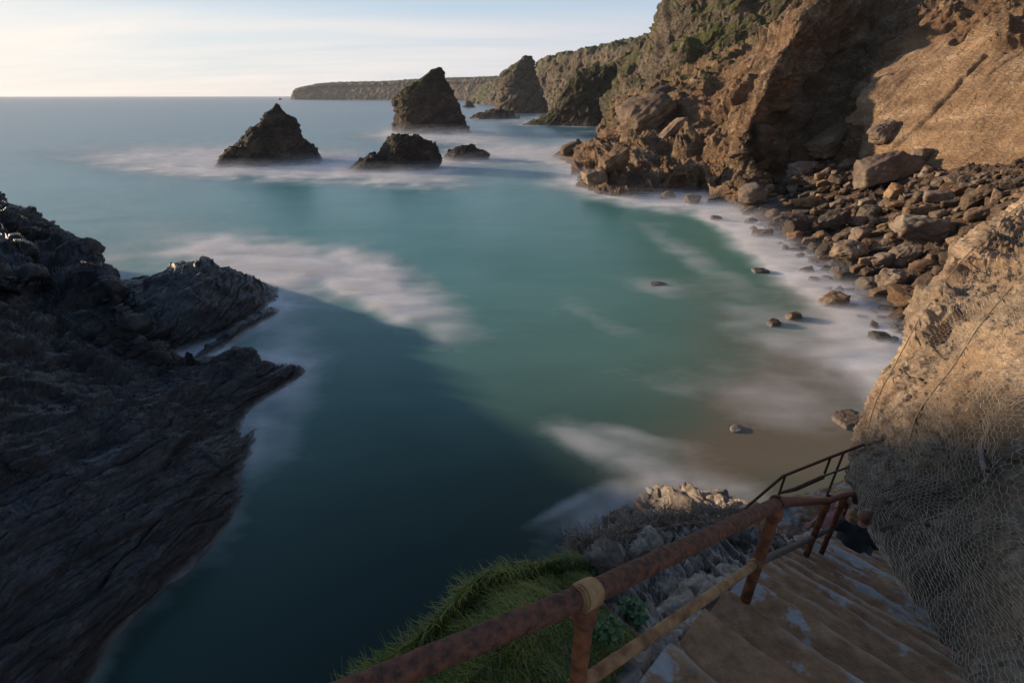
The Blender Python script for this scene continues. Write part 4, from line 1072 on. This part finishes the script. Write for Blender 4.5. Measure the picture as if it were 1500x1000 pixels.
def on_wall(px, py):
    h = bvh_wall.ray_cast(Vector((0, 0, H)), Vector(ray(px, py)).normalized())
    return np.array(h[0][:]), np.array(h[1][:])
M['rustwhite'] = plain_mat('flaking white paint', (.45, .43, .41), .6, 0, (.16, .07, .04), 16)
M['rust'] = plain_mat('orange rust', (.26, .085, .028), .8, .1, (.07, .026, .014), 17, .004)
M['rustdark'] = plain_mat('maroon rusted paint', (.19, .062, .028), .7, .05, (.05, .017, .011), 42, .009)
M['rusttan'] = plain_mat('tan rusted paint', (.42, .23, .095), .7, .1, (.17, .06, .025), 9, .003)
M['bluegrey'] = plain_mat('worn grey paint', (.15, .12, .10), .7, .1, (.07, .045, .035), 14, .003)
try:
    a, na_ = on_wall(1432, 652); b, nb_ = on_wall(1462, 704)
    a, b = a - na_ * (.06 if na_[2] < 0 else -.06), b + (nb_ * .12 if nb_[0] < 0 else nb_ * .12)
    ax = b - a; ln_ = np.linalg.norm(ax); ax /= ln_
    sx = np.cross(ax, [0, 0, 1]); sx /= np.linalg.norm(sx); sy = np.cross(ax, sx)
    mb = MB()
    for w_, h_, o_ in ((.045, .006, np.zeros(3)), (.006, .045, np.zeros(3))):
        mb.add(*box_grid(a - ax * 0 + o_, ax * ln_, sx * w_, sy * h_, 10, 2, 2))
    an = mb.build('angle_bracket', M['rustwhite'], None, False)
    tag(an, 'short flaking white steel angle sticking out of the netted rock', 'bracket', None, 'thing')
    MB().tube([b - ax * .03, b + ax * .015], .02, 10).build('end_bolt', M['rust'], an)
    c, nc = on_wall(1364, 772)
    nc = nc if nc[0] < 0 else -nc
    mb = MB().tube([c - nc * .03, c + nc * .07], .012, 10).tube([c + nc * .03, c + nc * .055], .026, 6)
    tag(mb.build('rock_bolt', M['rust'], None), 'rusty rock bolt with nut pinning the netting low on the rock face', 'bolt', None, 'thing')
except Exception as ex:
    print('fixings', ex)

# ------------------------------------------------------------------ railings
def rel(x, y, z): return np.array([x, y, z + H])
def RT(px, py, t): return ray(px, py) * t + np.array([0, 0, H])
RP = .030
P1 = rel(.194, .818, -1.149); P2 = rel(1.273, 1.713, -1.732); P3 = rel(2.746, 3.12, -3.14); P4 = rel(3.12, 3.38, -3.33)
Pm = rel(-.293, .578, -1.096); Pn = Pm + (Pm - P1) * 1.6
rail = empty('rusty_railing', tuple(SP(0, 0)))
tag(rail, 'thick rusty pipe railing beside the steps, maroon top rail and orange posts', 'railing', None, 'thing')
MB().tube([Pn, Pm, P1, P2 + np.array([-.02, -.02, .01])], RP, 28, True, .0022, 3, .006).build('top_rail', M['rustdark'], rail)
MB().tube([P2, P3, P4, RT(1250, 722, .0070), RT(1253, 735, .0073)], .026, 24, True, .0015, 4, .01).build('top_rail', M['rustdark'], rail)
def clamp(p, q, r=.040, w=.05, mat='rusttan', name='clamp'):
    d = (q - p) / np.linalg.norm(q - p)
    mb = MB().tube([p - d * w / 2, p - d * w * .42, p + d * w * .42, p + d * w / 2], [r * .93, r, r, r * .93], 24, True, .0012, 6, .006)
    mb.tube([p - d * w * .62, p - d * w * .5], [r * .86, r * .9], 20)
    return mb.build(name, M[mat], rail)
clamp(P1, P2, .037, .062); clamp(P2 - (P3 - P2) * .01, P3, .034, .05, 'rustdark'); clamp(P3, P4, .031, .045, 'rustdark')
def post(top, h, r=.027, mat='rust', socket=True, parent=rail):
    b = top + np.array([0, 0, -h])
    o = MB().tube([top - np.array([0, 0, .02]), b - np.array([0, 0, .08])], r, 22, True, .002, 7, .008).build('post', M[mat], parent)
    if socket:
        MB().tube([top + np.array([0, 0, -.02]), top + np.array([0, 0, -.05]), top + np.array([0, 0, -.10]), top + np.array([0, 0, -.115])], [r * .95, r * 1.32, r * 1.32, r * 1.05], 22, True, .002, 8, .006).build('socket', M[mat], o)
    return o
post(P1, .95, .025); post(P2, .90, .027); post(P3, .90, .026); post(P4, .90, .024)
post(P3 + np.array([.16, .18, -.10]), .95, .02)
m1, m2, m3, m4 = P1 + np.array([0, 0, -.42]), P2 + np.array([0, 0, -.42]), P3 + np.array([0, 0, -.45]), P4 + np.array([0, 0, -.43])
mA = m1 + (m1 - m2) * .8
MB().tube([mA, m1, m2], .021, 22, True, .0014, 9, .008).build('mid_rail', M['rusttan'], rail)
MB().tube([m2, m3, m4], .021, 22, True, .0012, 10, .01).build('mid_rail', M['bluegrey'], rail)
clamp(m2 - (m2 - m1) * .03, m2 + (m2 - m1), .028, .04, 'rusttan', 'collar'); clamp(m3, m4, .026, .035, 'bluegrey', 'collar'); clamp(m1, m2, .028, .04, 'rusttan', 'collar')
# base plate under the second post
mb = MB().add(*box_grid(np.array([P2[0] - .07, P2[1] - .07, p2b[2] + .02]), np.array([.14, 0, 0]), np.array([0, .14, 0]), np.array([0, 0, .012]), 3, 3, 1)); mb.build('base_plate', M['rust'], rail, False)

rail2 = empty('lower_railing', tuple(RT(1230, 760, .0118)))
tag(rail2, 'thin dark lower railing standing against the water beyond the thick one', 'railing', None, 'thing')
MB().tube([RT(1062, 772, .0128), RT(1100, 737, .0122), RT(1147, 697, .0115), RT(1220, 668, .0115), RT(1292, 641, .0115)], .024, 14, True, .0012, 12, .02).build('top_rail', M['rustdark'], rail2)
MB().tube([RT(1142, 722, .0116), RT(1165, 716, .0116), RT(1206, 698, .0116)], [.02, .035, .035], 12, True, .001, 13, .02).build('mid_rail', M['rustdark'], rail2)
MB().tube([RT(1206, 697, .0116), RT(1262, 677, .0116)], .017, 12, True, .001, 14, .02).build('mid_rail', M['bluegrey'], rail2)
for px, py, h in ((1150, 697, 1.0), (1217, 669, .36), (1236, 662, 1.0)):
    tp = RT(px, py, .0115); MB().tube([tp, tp - np.array([0, 0, h])], .019, 12, True, .001, 15, .02).build('post', M['rustdark'] if px != 1236 else M['bluegrey'], rail2)

# ------------------------------------------------------------------ dead twigs in netting on the ledge edge
def build_twigs():
    r_ = np.random.default_rng(31); mb = MB(); mw = MB()
    ed = [np.array(p) for p in (PZ(835,803,17.62), PZ(880,795,17.45), PZ(930,775,17.22), PZ(980,762,17.0), PZ(1040,757,16.7), PZ(1085,752,16.4))]
    ts = np.linspace(0, 5, 200)
    path = np.stack([np.interp(ts, range(6), [q[k] for q in ed]) for k in range(3)], 1)
    for i in range(1150):
        c = path[r_.integers(200)]
        off = r_.normal(size=3) * np.array([.026, .026, .014]) + np.array([0, 0, .045])
        p = c + off; d = r_.normal(size=3); d[2] *= .45; d += np.array([.8, .55, -.3]) * r_.normal() ; d /= np.linalg.norm(d)
        l = r_.uniform(.03, .15)
        q = p + d * l * .5 + r_.normal(size=3) * .012; s = q + d * l * .5 + r_.normal(size=3) * .018
        mb.tube([p, q, s], [.0032, .0026, .0012], 4, False)
        if r_.random() < .4: mw.tube([q, q + r_.normal(size=3) * .03], [.002, .0012], 4, False)
    for k in range(3):
        pp = [path[j] + np.array([.05, -.05, .0]) + np.array([.01 * math.sin(j * .3 + k * 2), .01 * math.cos(j * .3 + k * 2), 0.01]) for j in range(18, 200, 6)]
        mb.tube(pp, .009, 7)
    o = mb.build('dead_twigs', plain_mat('dry twigs', (.40, .29, .21), .85, 0, (.14, .085, .06), 30))
    tag(o, 'tangle of dead brown twigs bound in wire along the cliff edge above the water', 'twigs', None, 'stuff')
    m = plain_mat('bleached twigs', (.42, .37, .31), .8)
    mw.build('bleached_twigs', m, o)
build_twigs()

def weed(loc, n, size, label, seed):
    r_ = np.random.default_rng(seed); root = empty('leafy_weed', tuple(loc)); tag(root, label, 'plant', 'leafy weeds by the railing post', 'thing')
    V, Q = [], []
    st = MB()
    for k in range(n):
        a = r_.uniform(0, 6.28); rr_ = r_.uniform(.02, 1) ** .6 * size
        c = np.array(loc) + np.array([math.cos(a) * rr_, math.sin(a) * rr_, r_.uniform(.03, .09)])
        st.tube([np.array(loc) + (c - np.array(loc)) * np.array([.3, .3, 0]), c], .0015, 4, False)
        lw = r_.uniform(.008, .017); u = np.array([math.cos(a), math.sin(a), r_.uniform(-.4, .3)]); v = np.array([-math.sin(a), math.cos(a), r_.uniform(-.2, .2)])
        b = len(V)
        for q in range(8):
            an = 2 * math.pi * q / 8; V.append(c + u * lw * math.cos(an) * 1.1 + v * lw * math.sin(an) + np.array([0, 0, .006 * math.cos(2 * an)]))
        V.append(c); 
        for q in range(8): Q.append([b + 8, b + q, b + (q + 1) % 8])
    MB().add(V, Q).build('leaves', M['leaf'], root); st.build('stem', M['leaf'], root)
M['leaf'] = plain_mat('weed leaves', (.07, .14, .035), .5, 0, (.03, .07, .015), 30)
for (px, py, sz, lab, sd_) in ((888, 935, .06, 'leafy green weed growing in the grass right below the first railing clamp', 3), (925, 905, .07, 'smaller leafy weed at the edge of the turf beside the grey strata', 4)):
    h = bvh_ledge.ray_cast(Vector((0, 0, H)), Vector(ray(px, py)).normalized())
    if h[0] is not None: weed(h[0][:], 46, sz, lab, sd_)

# ------------------------------------------------------------------ two people on the lower steps
def remeshed(name, spheres, voxel, mat, parent=None, smooth_it=2):
    bm = bmesh.new()
    from mathutils import Matrix
    for c, r in spheres:
        rr3 = r if hasattr(r, '__len__') else (r, r, r)
        mt = Matrix.Translation(Vector(c)) @ Matrix.Diagonal((*rr3, 1))
        bmesh.ops.create_icosphere(bm, subdivisions=2, radius=1, matrix=mt)
    me = bpy.data.meshes.new(name); bm.to_mesh(me); bm.free()
    o = bpy.data.objects.new(name, me); COL.objects.link(o)
    md = o.modifiers.new('r', 'REMESH'); md.mode = 'VOXEL'; md.voxel_size = voxel; md.use_smooth_shade = True
    sm = o.modifiers.new('s', 'SMOOTH'); sm.iterations = smooth_it; sm.factor = .5
    dg = bpy.context.evaluated_depsgraph_get()
    me2 = bpy.data.meshes.new_from_object(o.evaluated_get(dg)); me2.name = name
    bpy.data.objects.remove(o)
    return link(name, me2, mat, parent)

def bone(out, a, b, ra, rb, flat=1.0):
    a, b = np.array(a, float), np.array(b, float); L_ = np.linalg.norm(b - a); n = max(int(L_ / (min(ra, rb) * .35)), 2)
    for k in range(n + 1):
        t = k / n; out.append((a + (b - a) * t, ra + (rb - ra) * t))

def person(root_loc, face, pose, mats, label, hairlen=.0):
    """local frame: +Y forward, Z up, origin on the ground under the pelvis"""
    ca, sa = math.cos(face), math.sin(face)
    def T(p): return np.array([root_loc[0] + p[0] * ca - p[1] * sa, root_loc[1] + p[0] * sa + p[1] * ca, root_loc[2] + p[2]])
    J = pose
    body = []; top = []; leg = []
    def b2(dst, a, b, ra, rb): bone(dst, T(J[a]) if isinstance(a, str) else T(a), T(J[b]) if isinstance(b, str) else T(b), ra, rb)
    b2(body, 'pelvis', 'waist', .125, .11); b2(body, 'waist', 'chest', .11, .125); b2(body, 'chest', 'neck', .10, .05); b2(body, 'neck', 'headb', .052, .052)
    hd_ = np.array(J['head'])
    body.append((T(hd_ + np.array([0, 0, .02])), (.078, .078, .105))); body.append((T(hd_ + np.array([0, .01, -.02])), (.066, .07, .09))); body.append((T(hd_ + np.array([0, -.02, .035])), (.078, .08, .08)))
    body.append((T(hd_ + np.array([0, .045, -.075])), .032))      # chin
    body.append((T(hd_ + np.array([0, .092, -.01])), .013)); body.append((T(hd_ + np.array([0, .085, .012])), .011))   # nose
    for sx_ in (-1, 1):
        body.append((T(hd_ + np.array([.078 * sx_, -.005, 0])), (.012, .02, .03)))   # ear
        body.append((T(hd_ + np.array([.03 * sx_, .072, .03])), .014))   # brow
    for sd2 in ('l', 'r'):
        b2(body, 'chest', 'sh' + sd2, .08, .058); b2(body, 'sh' + sd2, 'el' + sd2, .050, .038); b2(body, 'el' + sd2, 'wr' + sd2, .037, .025)
        b2(body, 'pelvis', 'hip' + sd2, .11, .088); b2(body, 'hip' + sd2, 'kn' + sd2, .085, .055); b2(body, 'kn' + sd2, 'an' + sd2, .054, .036); b2(body, 'an' + sd2, 'to' + sd2, .04, .028)
        wr = np.array(J['wr' + sd2]); el = np.array(J['el' + sd2]); d = (wr - el) / np.linalg.norm(wr - el)
        sde = np.cross(d, [0, 0, 1.0]); sde = sde / (np.linalg.norm(sde) + 1e-6); dn = np.cross(sde, d)
        pal = wr + d * .075
        for q in np.linspace(-1, 1, 5): bone(body, T(wr + sde * .012 * q), T(pal + sde * .028 * q), .017, .014)
        for q, ln2 in ((-1, .058), (-.35, .075), (.35, .08), (1, .07)):
            a0 = pal + sde * .03 * q; a1 = a0 + (d * .8 - dn * .35 * (1 if dn[2] > 0 else -1)) * ln2 * .55; a2 = a1 + (d * .4 - dn * .8 * (1 if dn[2] > 0 else -1)) * ln2 * .45
            bone(body, T(a0), T(a1), .0095, .0088); bone(body, T(a1), T(a2), .0088, .0075)
        th0 = wr + d * .025 + sde * .02; bone(body, T(th0), T(th0 + sde * .035 + d * .03), .012, .010); bone(body, T(th0 + sde * .035 + d * .03), T(th0 + sde * .04 + d * .062), .010, .008)
        b2(top, 'chest', 'sh' + sd2, .095, .072); b2(top, 'sh' + sd2, 'el' + sd2, .066, .052)
        if mats.get('long'): b2(top, 'el' + sd2, 'wr' + sd2, .050, .036)
        b2(leg, 'pelvis', 'hip' + sd2, .125, .103); b2(leg, 'hip' + sd2, 'kn' + sd2, .10, .072); b2(leg, 'kn' + sd2, 'an' + sd2, .068, .054)
    b2(top, 'pelvis', 'waist', .142, .13); b2(top, 'waist', 'chest', .13, .145); b2(top, 'chest', np.array(J['neck']) - np.array([0, 0, .03]), .13, .07)
    o = remeshed('person', body, .0085, mats['skin']); tag(o, label, 'person', None, 'thing')
    remeshed('jacket' if mats.get('long') else 'shirt', top, .014, mats['top'], o, 4); remeshed('trousers', leg, .014, mats['leg'], o, 4)
    shoe = []
    for sd2 in ('l', 'r'): b2(shoe, 'an' + sd2, 'to' + sd2, .05, .042)
    remeshed('shoes', shoe, .012, mats['shoe'], o)
    hair = [(T(hd_ + np.array([0, -.022, .045])), (.081, .083, .080)), (T(hd_ + np.array([0, -.035, .01])), (.076, .066, .07))]
    if hairlen: hair += [(T(hd_ + np.array([0, -.06, -.06 - hairlen * q])), (.07, .04, .07)) for q in (0, .4, .8)]
    remeshed('hair', hair, .01, mats['hair'], o)
    return o
skin = plain_mat('sunburnt skin', (.42, .19, .135), .55, 0, (.34, .15, .11), 8)
cloth = lambda n, c: plain_mat(n, c, .9, 0, tuple(x * .7 for x in c), 30)
seat = dict(pelvis=(0,0,.10), waist=(0,.03,.26), chest=(0,.10,.44), neck=(0,.14,.60), headb=(0,.15,.66), head=(.0,.16,.74),
    shl=(-.18,.10,.52), shr=(.18,.10,.52), ell=(-.22,.26,.30), elr=(.22,.26,.30), wrl=(-.14,.44,.20), wrr=(.14,.44,.20),
    hipl=(-.10,.03,.09), hipr=(.10,.03,.09), knl=(-.15,.42,.10), knr=(.15,.42,.10), anl=(-.14,.50,-.30), anr=(.14,.50,-.30), tol=(-.16,.66,-.34), tor=(.16,.66,-.34))
hp = RT(1268, 757, .0088); fa = math.atan2(-dS[0], dS[1])
person((hp[0] - .16 * dS[0], hp[1] - .16 * dS[1], hp[2] - .74), fa, seat, dict(skin=skin, top=cloth('black jacket', (.008, .008, .010)), leg=cloth('dark trousers', (.012, .012, .016)), shoe=cloth('dark shoes', (.02, .02, .02)), hair=cloth('thin reddish hair', (.23, .10, .065)), long=True),
       'person in a black jacket seated low on the steps, seen from behind')
stand = dict(pelvis=(0,0,.92), waist=(0,.01,1.08), chest=(0,0,1.30), neck=(0,.0,1.45), headb=(0,.01,1.52), head=(.0,.02,1.60),
    shl=(-.17,0,1.38), shr=(.17,0,1.38), ell=(-.23,.05,1.12), elr=(.24,.06,1.12), wrl=(-.12,.25,1.08), wrr=(.14,.26,1.10),
    hipl=(-.09,0,.88), hipr=(.09,0,.88), knl=(-.10,.06,.48), knr=(.11,.03,.48), anl=(-.10,0,.09), anr=(.12,-.05,.09), tol=(-.11,.15,.04), tor=(.14,.10,.04))
hp2 = RT(1233, 742, .0106)
person((hp2[0], hp2[1], hp2[2] - 1.60), fa + 2.4, stand, dict(skin=skin, top=cloth('dusky pink top', (.33, .14, .15)), leg=cloth('plum trousers', (.12, .04, .07)), shoe=cloth('brown shoes', (.08, .05, .04)), hair=cloth('brown hair', (.07, .035, .02))),
       'person in dusky pink top standing below the steps behind the railing posts', .12)

# ------------------------------------------------------------------ sea
def build_mist(G, foam, r_):
    """sheets of averaged spray lying just over the surf"""
    nu, nv, _ = G.shape
    idx = np.arange(nu * nv).reshape(nu, nv); nx = np.roll(idx, -1, 1)
    q = np.stack([idx[:-1], nx[:-1], nx[1:], idx[1:]], -1).reshape(-1, 4)
    V = G.reshape(-1, 3); f = foam
    keep = (f[q].max(1) > .06) & (r_[q].max(1) < 900)
    q = q[keep]; used, inv = np.unique(q, return_inverse=True); q = inv.reshape(-1, 4); Vu = V[used]; fu = f[used]; ru = r_[used]
    m = bpy.data.materials.new('sea spray'); m.use_nodes = True; nt = m.node_tree; nt.nodes.clear()
    out = N(nt, 'ShaderNodeOutputMaterial'); df = N(nt, 'ShaderNodeBsdfDiffuse'); df.inputs[0].default_value = (.90, .88, .88, 1)
    tl = N(nt, 'ShaderNodeBsdfTranslucent'); tl.inputs[0].default_value = (.90, .88, .88, 1)
    ds = N(nt, 'ShaderNodeMixShader', inp={0: .4}); L(nt, df.outputs[0], ds.inputs[1]); L(nt, tl.outputs[0], ds.inputs[2])
    tr = N(nt, 'ShaderNodeBsdfTransparent'); mx = N(nt, 'ShaderNodeMixShader')
    at = N(nt, 'ShaderNodeAttribute', attribute_name='veil')
    tcn = N(nt, 'ShaderNodeTexCoord'); mp = N(nt, 'ShaderNodeMapping'); mp.inputs['Scale'].default_value = (.4, 1, 1.6); L(nt, tcn.outputs['Object'], mp.inputs[0])
    nz = N(nt, 'ShaderNodeTexNoise', inp={'Scale': .33, 'Detail': 4.0, 'Roughness': .55, 'Distortion': .8}); L(nt, mp.outputs[0], nz.inputs['Vector'])
    al = mth(nt, 'MULTIPLY', at.outputs['Fac'], remap(nt, nz.outputs[0], .38, .62, .1, 1.4), clamp=True)
    L(nt, al, mx.inputs[0]); L(nt, tr.outputs[0], mx.inputs[1]); L(nt, ds.outputs[0], mx.inputs[2]); L(nt, mx.outputs[0], out.inputs[0])
    VV, QQ, AA = [], [], []
    for k, (hz, al_) in enumerate(((.05, .16), (.12, .16), (.2, .15), (.3, .14), (.42, .12), (.58, .10), (.8, .07), (1.05, .04))):
        P = Vu.copy(); sc_ = np.clip(ru / 60, .35, 5)
        P[:, 2] = hz * sc_ * (.75 + .5 * (vnoise(P / 14, 950) + 1) / 2)
        VV.append(P); QQ.append(q + k * len(Vu)); AA.append(np.clip((fu - .05 - hz * .12) * 1.15, 0, 1) * al_ * 1.5)
    me = bpy.data.meshes.new('surf_mist'); raw_mesh(me, np.concatenate(VV), np.concatenate(QQ), {'veil': np.concatenate(AA)})
    tag(link('surf_mist', me, m), 'soft white veil of spray hanging over the surf round the rocks', 'mist', None, 'stuff')

def build_sea():
    ang = np.concatenate([np.linspace(-180, -62, 90, endpoint=False), np.linspace(-62, 62, 560, endpoint=False), np.linspace(62, 180, 90, endpoint=False)])
    rad = np.concatenate([np.linspace(0.5, 9, 20, endpoint=False), np.geomspace(9, 14000, 470)])
    a, r = np.meshgrid(np.radians(ang), rad)
    X, Y = r * np.sin(a), r * np.cos(a)
    G = np.stack([X, Y, 0 * X], 2); V = G.reshape(-1, 3)
    r_ = r.ravel()
    px, py = topix(V); ok = V[:, 1] * CT + H * ST > 1
    px = np.where(ok, px, -9999); py = np.where(ok, py, 9999)
    # distance to rock at the waterline
    kd = kdtree.KDTree(len(SHORE))
    for i, p in enumerate(SHORE): kd.insert((p[0], p[1], 0), i)
    kd.balance()
    dist = np.full(len(V), 1e3)
    for i in np.nonzero(ok & (r_ < 3500))[0]:
        dist[i] = kd.find((V[i, 0], V[i, 1], 0))[2]
    nz = fbm(np.stack([V[:, 0] / 9, V[:, 1] / 9, 0 * r_], 1), 4, 901); nz2 = fbm(np.stack([V[:, 0] / 3, V[:, 1] / 3, 0 * r_], 1), 4, 902)
    far = np.clip(r_ / 90, .22, 1.6)
    wd = 2.6 * far * (1 + .8 * nz)
    lee = np.ones(len(V))
    foam = .70 * np.exp(-dist / np.maximum(wd, .3)) * (1 - .8 * np.clip((py - 580) / 120, 0, 1) * (px < 620)) * (1 - .75 * np.clip((py - 640) / 40, 0, 1) * (px > 700))
    def blob(x, y, rx, ry, deg, k):
        c, s = math.cos(R(deg)), math.sin(R(deg)); dx = px - x + nz * rx * .35; dy = py - y + nz2 * ry * .6
        u = (dx * c + dy * s) / rx; v = (-dx * s + dy * c) / ry
        return k * np.exp(-(u * u + v * v))
    wisps = [(430,394,140,26,10,.85),(540,418,110,30,20,.45),(610,450,90,34,30,.22),(400,372,160,20,8,.25),(345,372,70,14,6,.5),(570,430,70,30,30,.35),(230,240,100,14,0,.45),(400,250,130,12,2,.7),(330,236,70,18,-10,.9),(470,232,50,8,0,.5),(560,256,120,14,4,.85),(250,228,110,14,0,.4),(640,240,70,8,0,.5),(520,236,40,10,0,.5),(700,243,70,8,2,.3),
             (800,228,80,10,4,1.1),(760,224,110,14,6,.3),(840,208,30,12,0,.3),(815,262,40,10,10,.3),(625,200,80,8,0,1.1),(700,205,60,6,0,.4),(800,176,60,4,0,.5),(700,182,60,5,0,.2),(500,215,60,6,0,.2),
             (1010,300,100,14,6,.8),(1080,335,60,16,35,.6),(1160,385,80,24,38,.75),(1240,450,100,40,38,.7),(1300,560,70,40,70,.45),(1180,600,110,40,10,.14),(1130,480,90,40,30,.25),(1240,520,70,30,30,.4),(1120,350,80,26,40,.45),(1290,530,50,30,60,.35),(950,420,60,14,10,.22),(1000,370,80,18,30,.2),(880,470,80,14,25,.12),
             (900,655,100,28,12,.17),(1000,690,80,18,10,.20),(950,640,70,10,14,.18),(830,640,60,14,20,.2),(870,750,90,28,-20,.12),(800,790,70,30,-30,.10),(820,745,60,8,-25,.22),
             (350,478,36,5,-28,.8),(420,500,40,18,-20,.35),(400,560,40,22,-40,.35),(440,580,30,30,0,.2),(300,520,26,8,0,.5),(420,640,30,50,10,.12),(1110,560,90,30,20,.12),(980,560,90,20,10,.1),
             (200,300,200,40,0,.12),(100,380,150,30,0,.14),(150,225,120,16,0,.15),(650,330,120,30,0,.05)]
    for w in wisps: foam = foam + blob(*w)
    q3 = np.stack([V[:, 0] / 13, V[:, 1] / 7, 0 * r_ + 3], 1); q4 = q3 * 2.3 + .8 * fbm(q3, 2, 921)[:, None]
    veil_ = np.clip(fbm(q4, 5, 922) * 1.7, 0, 1) * np.clip((r_ - 16) / 12, 0, 1) * np.exp(-(r_ / 150) ** 2)
    streak_ = fbm(np.stack([V[:, 0] / 6 + .8 * nz, V[:, 1] / 2.6 + .8 * nz, 0 * r_], 1), 5, 923)
    foam = np.clip(foam * (1 + .4 * nz + .75 * streak_ * np.clip(1.6 - foam, 0, 1)) + .04 * veil_, 0, 1)
    sand = np.clip(blob(1200,630,170,130,0,1.1) + blob(1130,520,150,70,35,.4) + blob(1050,700,110,60,0,.4) + blob(1250,480,80,60,45,.7) + blob(1180,420,60,30,40,.5), 0, 1)
    sand = np.clip(sand * (1 + .3 * nz), 0, 1)
    lr = np.log10(np.maximum(r_, 1))
    def cr(stops):
        return np.stack([np.interp(lr, [s[0] for s in stops], [s[1][k] for s in stops]) for k in range(3)], 1)
    col = cr([(1.0,(.014,.022,.019)), (1.35,(.036,.072,.060)), (1.6,(.048,.165,.145)), (1.9,(.042,.205,.205)), (2.2,(.042,.18,.22)), (2.6,(.04,.12,.17)), (3.2,(.045,.095,.150)), (4.2,(.05,.085,.13))])  # nearest water darkened: corner dimming is put into its colour
    # greener toward the beach, bluer toward the open sea
    gx = np.clip((px - 650) / 500, 0, 1)[:, None] * (r_ < 200)[:, None]
    col = col * (1 - gx * np.array([-.55, .02, .34]))
    col = col * (1 + .12 * nz[:, None])
    milk = np.clip(.5 + .9 * fbm(q4 * .6, 4, 925), 0, 1) * np.clip((r_ - 14) / 14, .25, 1) * np.exp(-(r_ / 220) ** 2)
    milk = (milk * .16 + .10)[:, None] * np.clip((r_ - 12) / 22, .2, 1)[:, None]
    col = col * (1 - milk) + np.array([.24, .37, .34]) * milk
    me = grid_mesh('sea', G, {'wcol': np.clip(col, 0, 1), 'foam': foam, 'sand': sand}, True)
    m = bpy.data.materials.new('sea water'); m.use_nodes = True; nt = m.node_tree; bs = nt.nodes['Principled BSDF']
    tcn = N(nt, 'ShaderNodeTexCoord')
    def noise(sx_, sy_, sc, det, rot=0.0, dist_=0.0):
        mp = N(nt, 'ShaderNodeMapping'); mp.inputs['Scale'].default_value = (sx_, sy_, 1); mp.inputs['Rotation'].default_value = (0, 0, rot); L(nt, tcn.outputs['Object'], mp.inputs[0])
        n = N(nt, 'ShaderNodeTexNoise', inp={'Scale': sc, 'Detail': det, 'Roughness': .6, 'Distortion': dist_}); L(nt, mp.outputs[0], n.inputs['Vector']); return n.outputs[0]
    n1 = noise(.25, 1.0, .11, 6, R(12), .6); n2 = noise(.5, 1.0, .5, 6, R(-20), .8); n3 = noise(.06, 1, .03, 5, 0, .3)
    wc = N(nt, 'ShaderNodeAttribute', attribute_name='wcol'); fo = N(nt, 'ShaderNodeAttribute', attribute_name='foam'); sa = N(nt, 'ShaderNodeAttribute', attribute_name='sand')
    c = mixc(nt, mth(nt, 'MULTIPLY', sa.outputs['Fac'], .9), wc.outputs['Color'], (.19, .135, .085))
    k = mth(nt, 'ADD', mth(nt, 'MULTIPLY', n1, .9), mth(nt, 'MULTIPLY', n3, .6))
    sc = N(nt, 'ShaderNodeVectorMath', operation='SCALE'); L(nt, c, sc.inputs[0]); L(nt, remap(nt, k, .45, 1.05, .88, 1.14), sc.inputs['Scale']); c = sc.outputs[0]
    n4 = noise(.45, 1.0, 1.1, 7, R(25), 1.2)
    nn = remap(nt, mth(nt, 'ADD', mth(nt, 'MULTIPLY', n2, .6), mth(nt, 'MULTIPLY', n4, .4)), .32, .68, 0, 1)
    inv = mth(nt, 'MULTIPLY', mth(nt, 'SUBTRACT', 1.0, fo.outputs['Fac']), nn)
    fm = mth(nt, 'SUBTRACT', mth(nt, 'MULTIPLY', fo.outputs['Fac'], 1.12), mth(nt, 'MULTIPLY', inv, .13), clamp=True)
    fm2 = mth(nt, 'MULTIPLY', fm, .96)
    c = mixc(nt, fm2, c, (.90, .88, .87)); L(nt, c, bs.inputs['Base Color'])
    L(nt, remap(nt, fm, 0, 1, .30, .85), bs.inputs['Roughness'])
    bs.inputs['IOR'].default_value = 1.33; bs.inputs['Specular IOR Level'].default_value = .28
    h = mth(nt, 'ADD', mth(nt, 'MULTIPLY', n2, .35), n1)
    bp = N(nt, 'ShaderNodeBump', inp={'Strength': .10, 'Distance': .5}); L(nt, h, bp.inputs['Height']); L(nt, bp.outputs[0], bs.inputs['Normal'])
    build_mist(G, foam, r_)
    o = link('sea', me, m); tag(o, 'smooth turquoise sea blurred to milk, with white wash round the rocks', 'sea', None, 'structure')
build_sea()

# ------------------------------------------------------------------ air
def haze():
    me = bpy.data.meshes.new('haze'); bm = bmesh.new(); bmesh.ops.create_cube(bm, size=1); bm.to_mesh(me); bm.free()
    m = bpy.data.materials.new('sea air'); m.use_nodes = True; nt = m.node_tree; nt.nodes.clear()
    out = N(nt, 'ShaderNodeOutputMaterial'); pv = N(nt, 'ShaderNodeVolumePrincipled'); pv.inputs['Density'].default_value = 0.00004; pv.inputs['Color'].default_value = (.93, .92, .98, 1); pv.inputs['Anisotropy'].default_value = .25
    L(nt, pv.outputs[0], out.inputs['Volume'])
    o = link('haze', me, m); o.scale = (29000, 29000, 133); o.location = (0, 0, 63.5)
    tag(o, 'thin pale sea air that softens the far headland', 'haze', None, 'stuff')
haze()
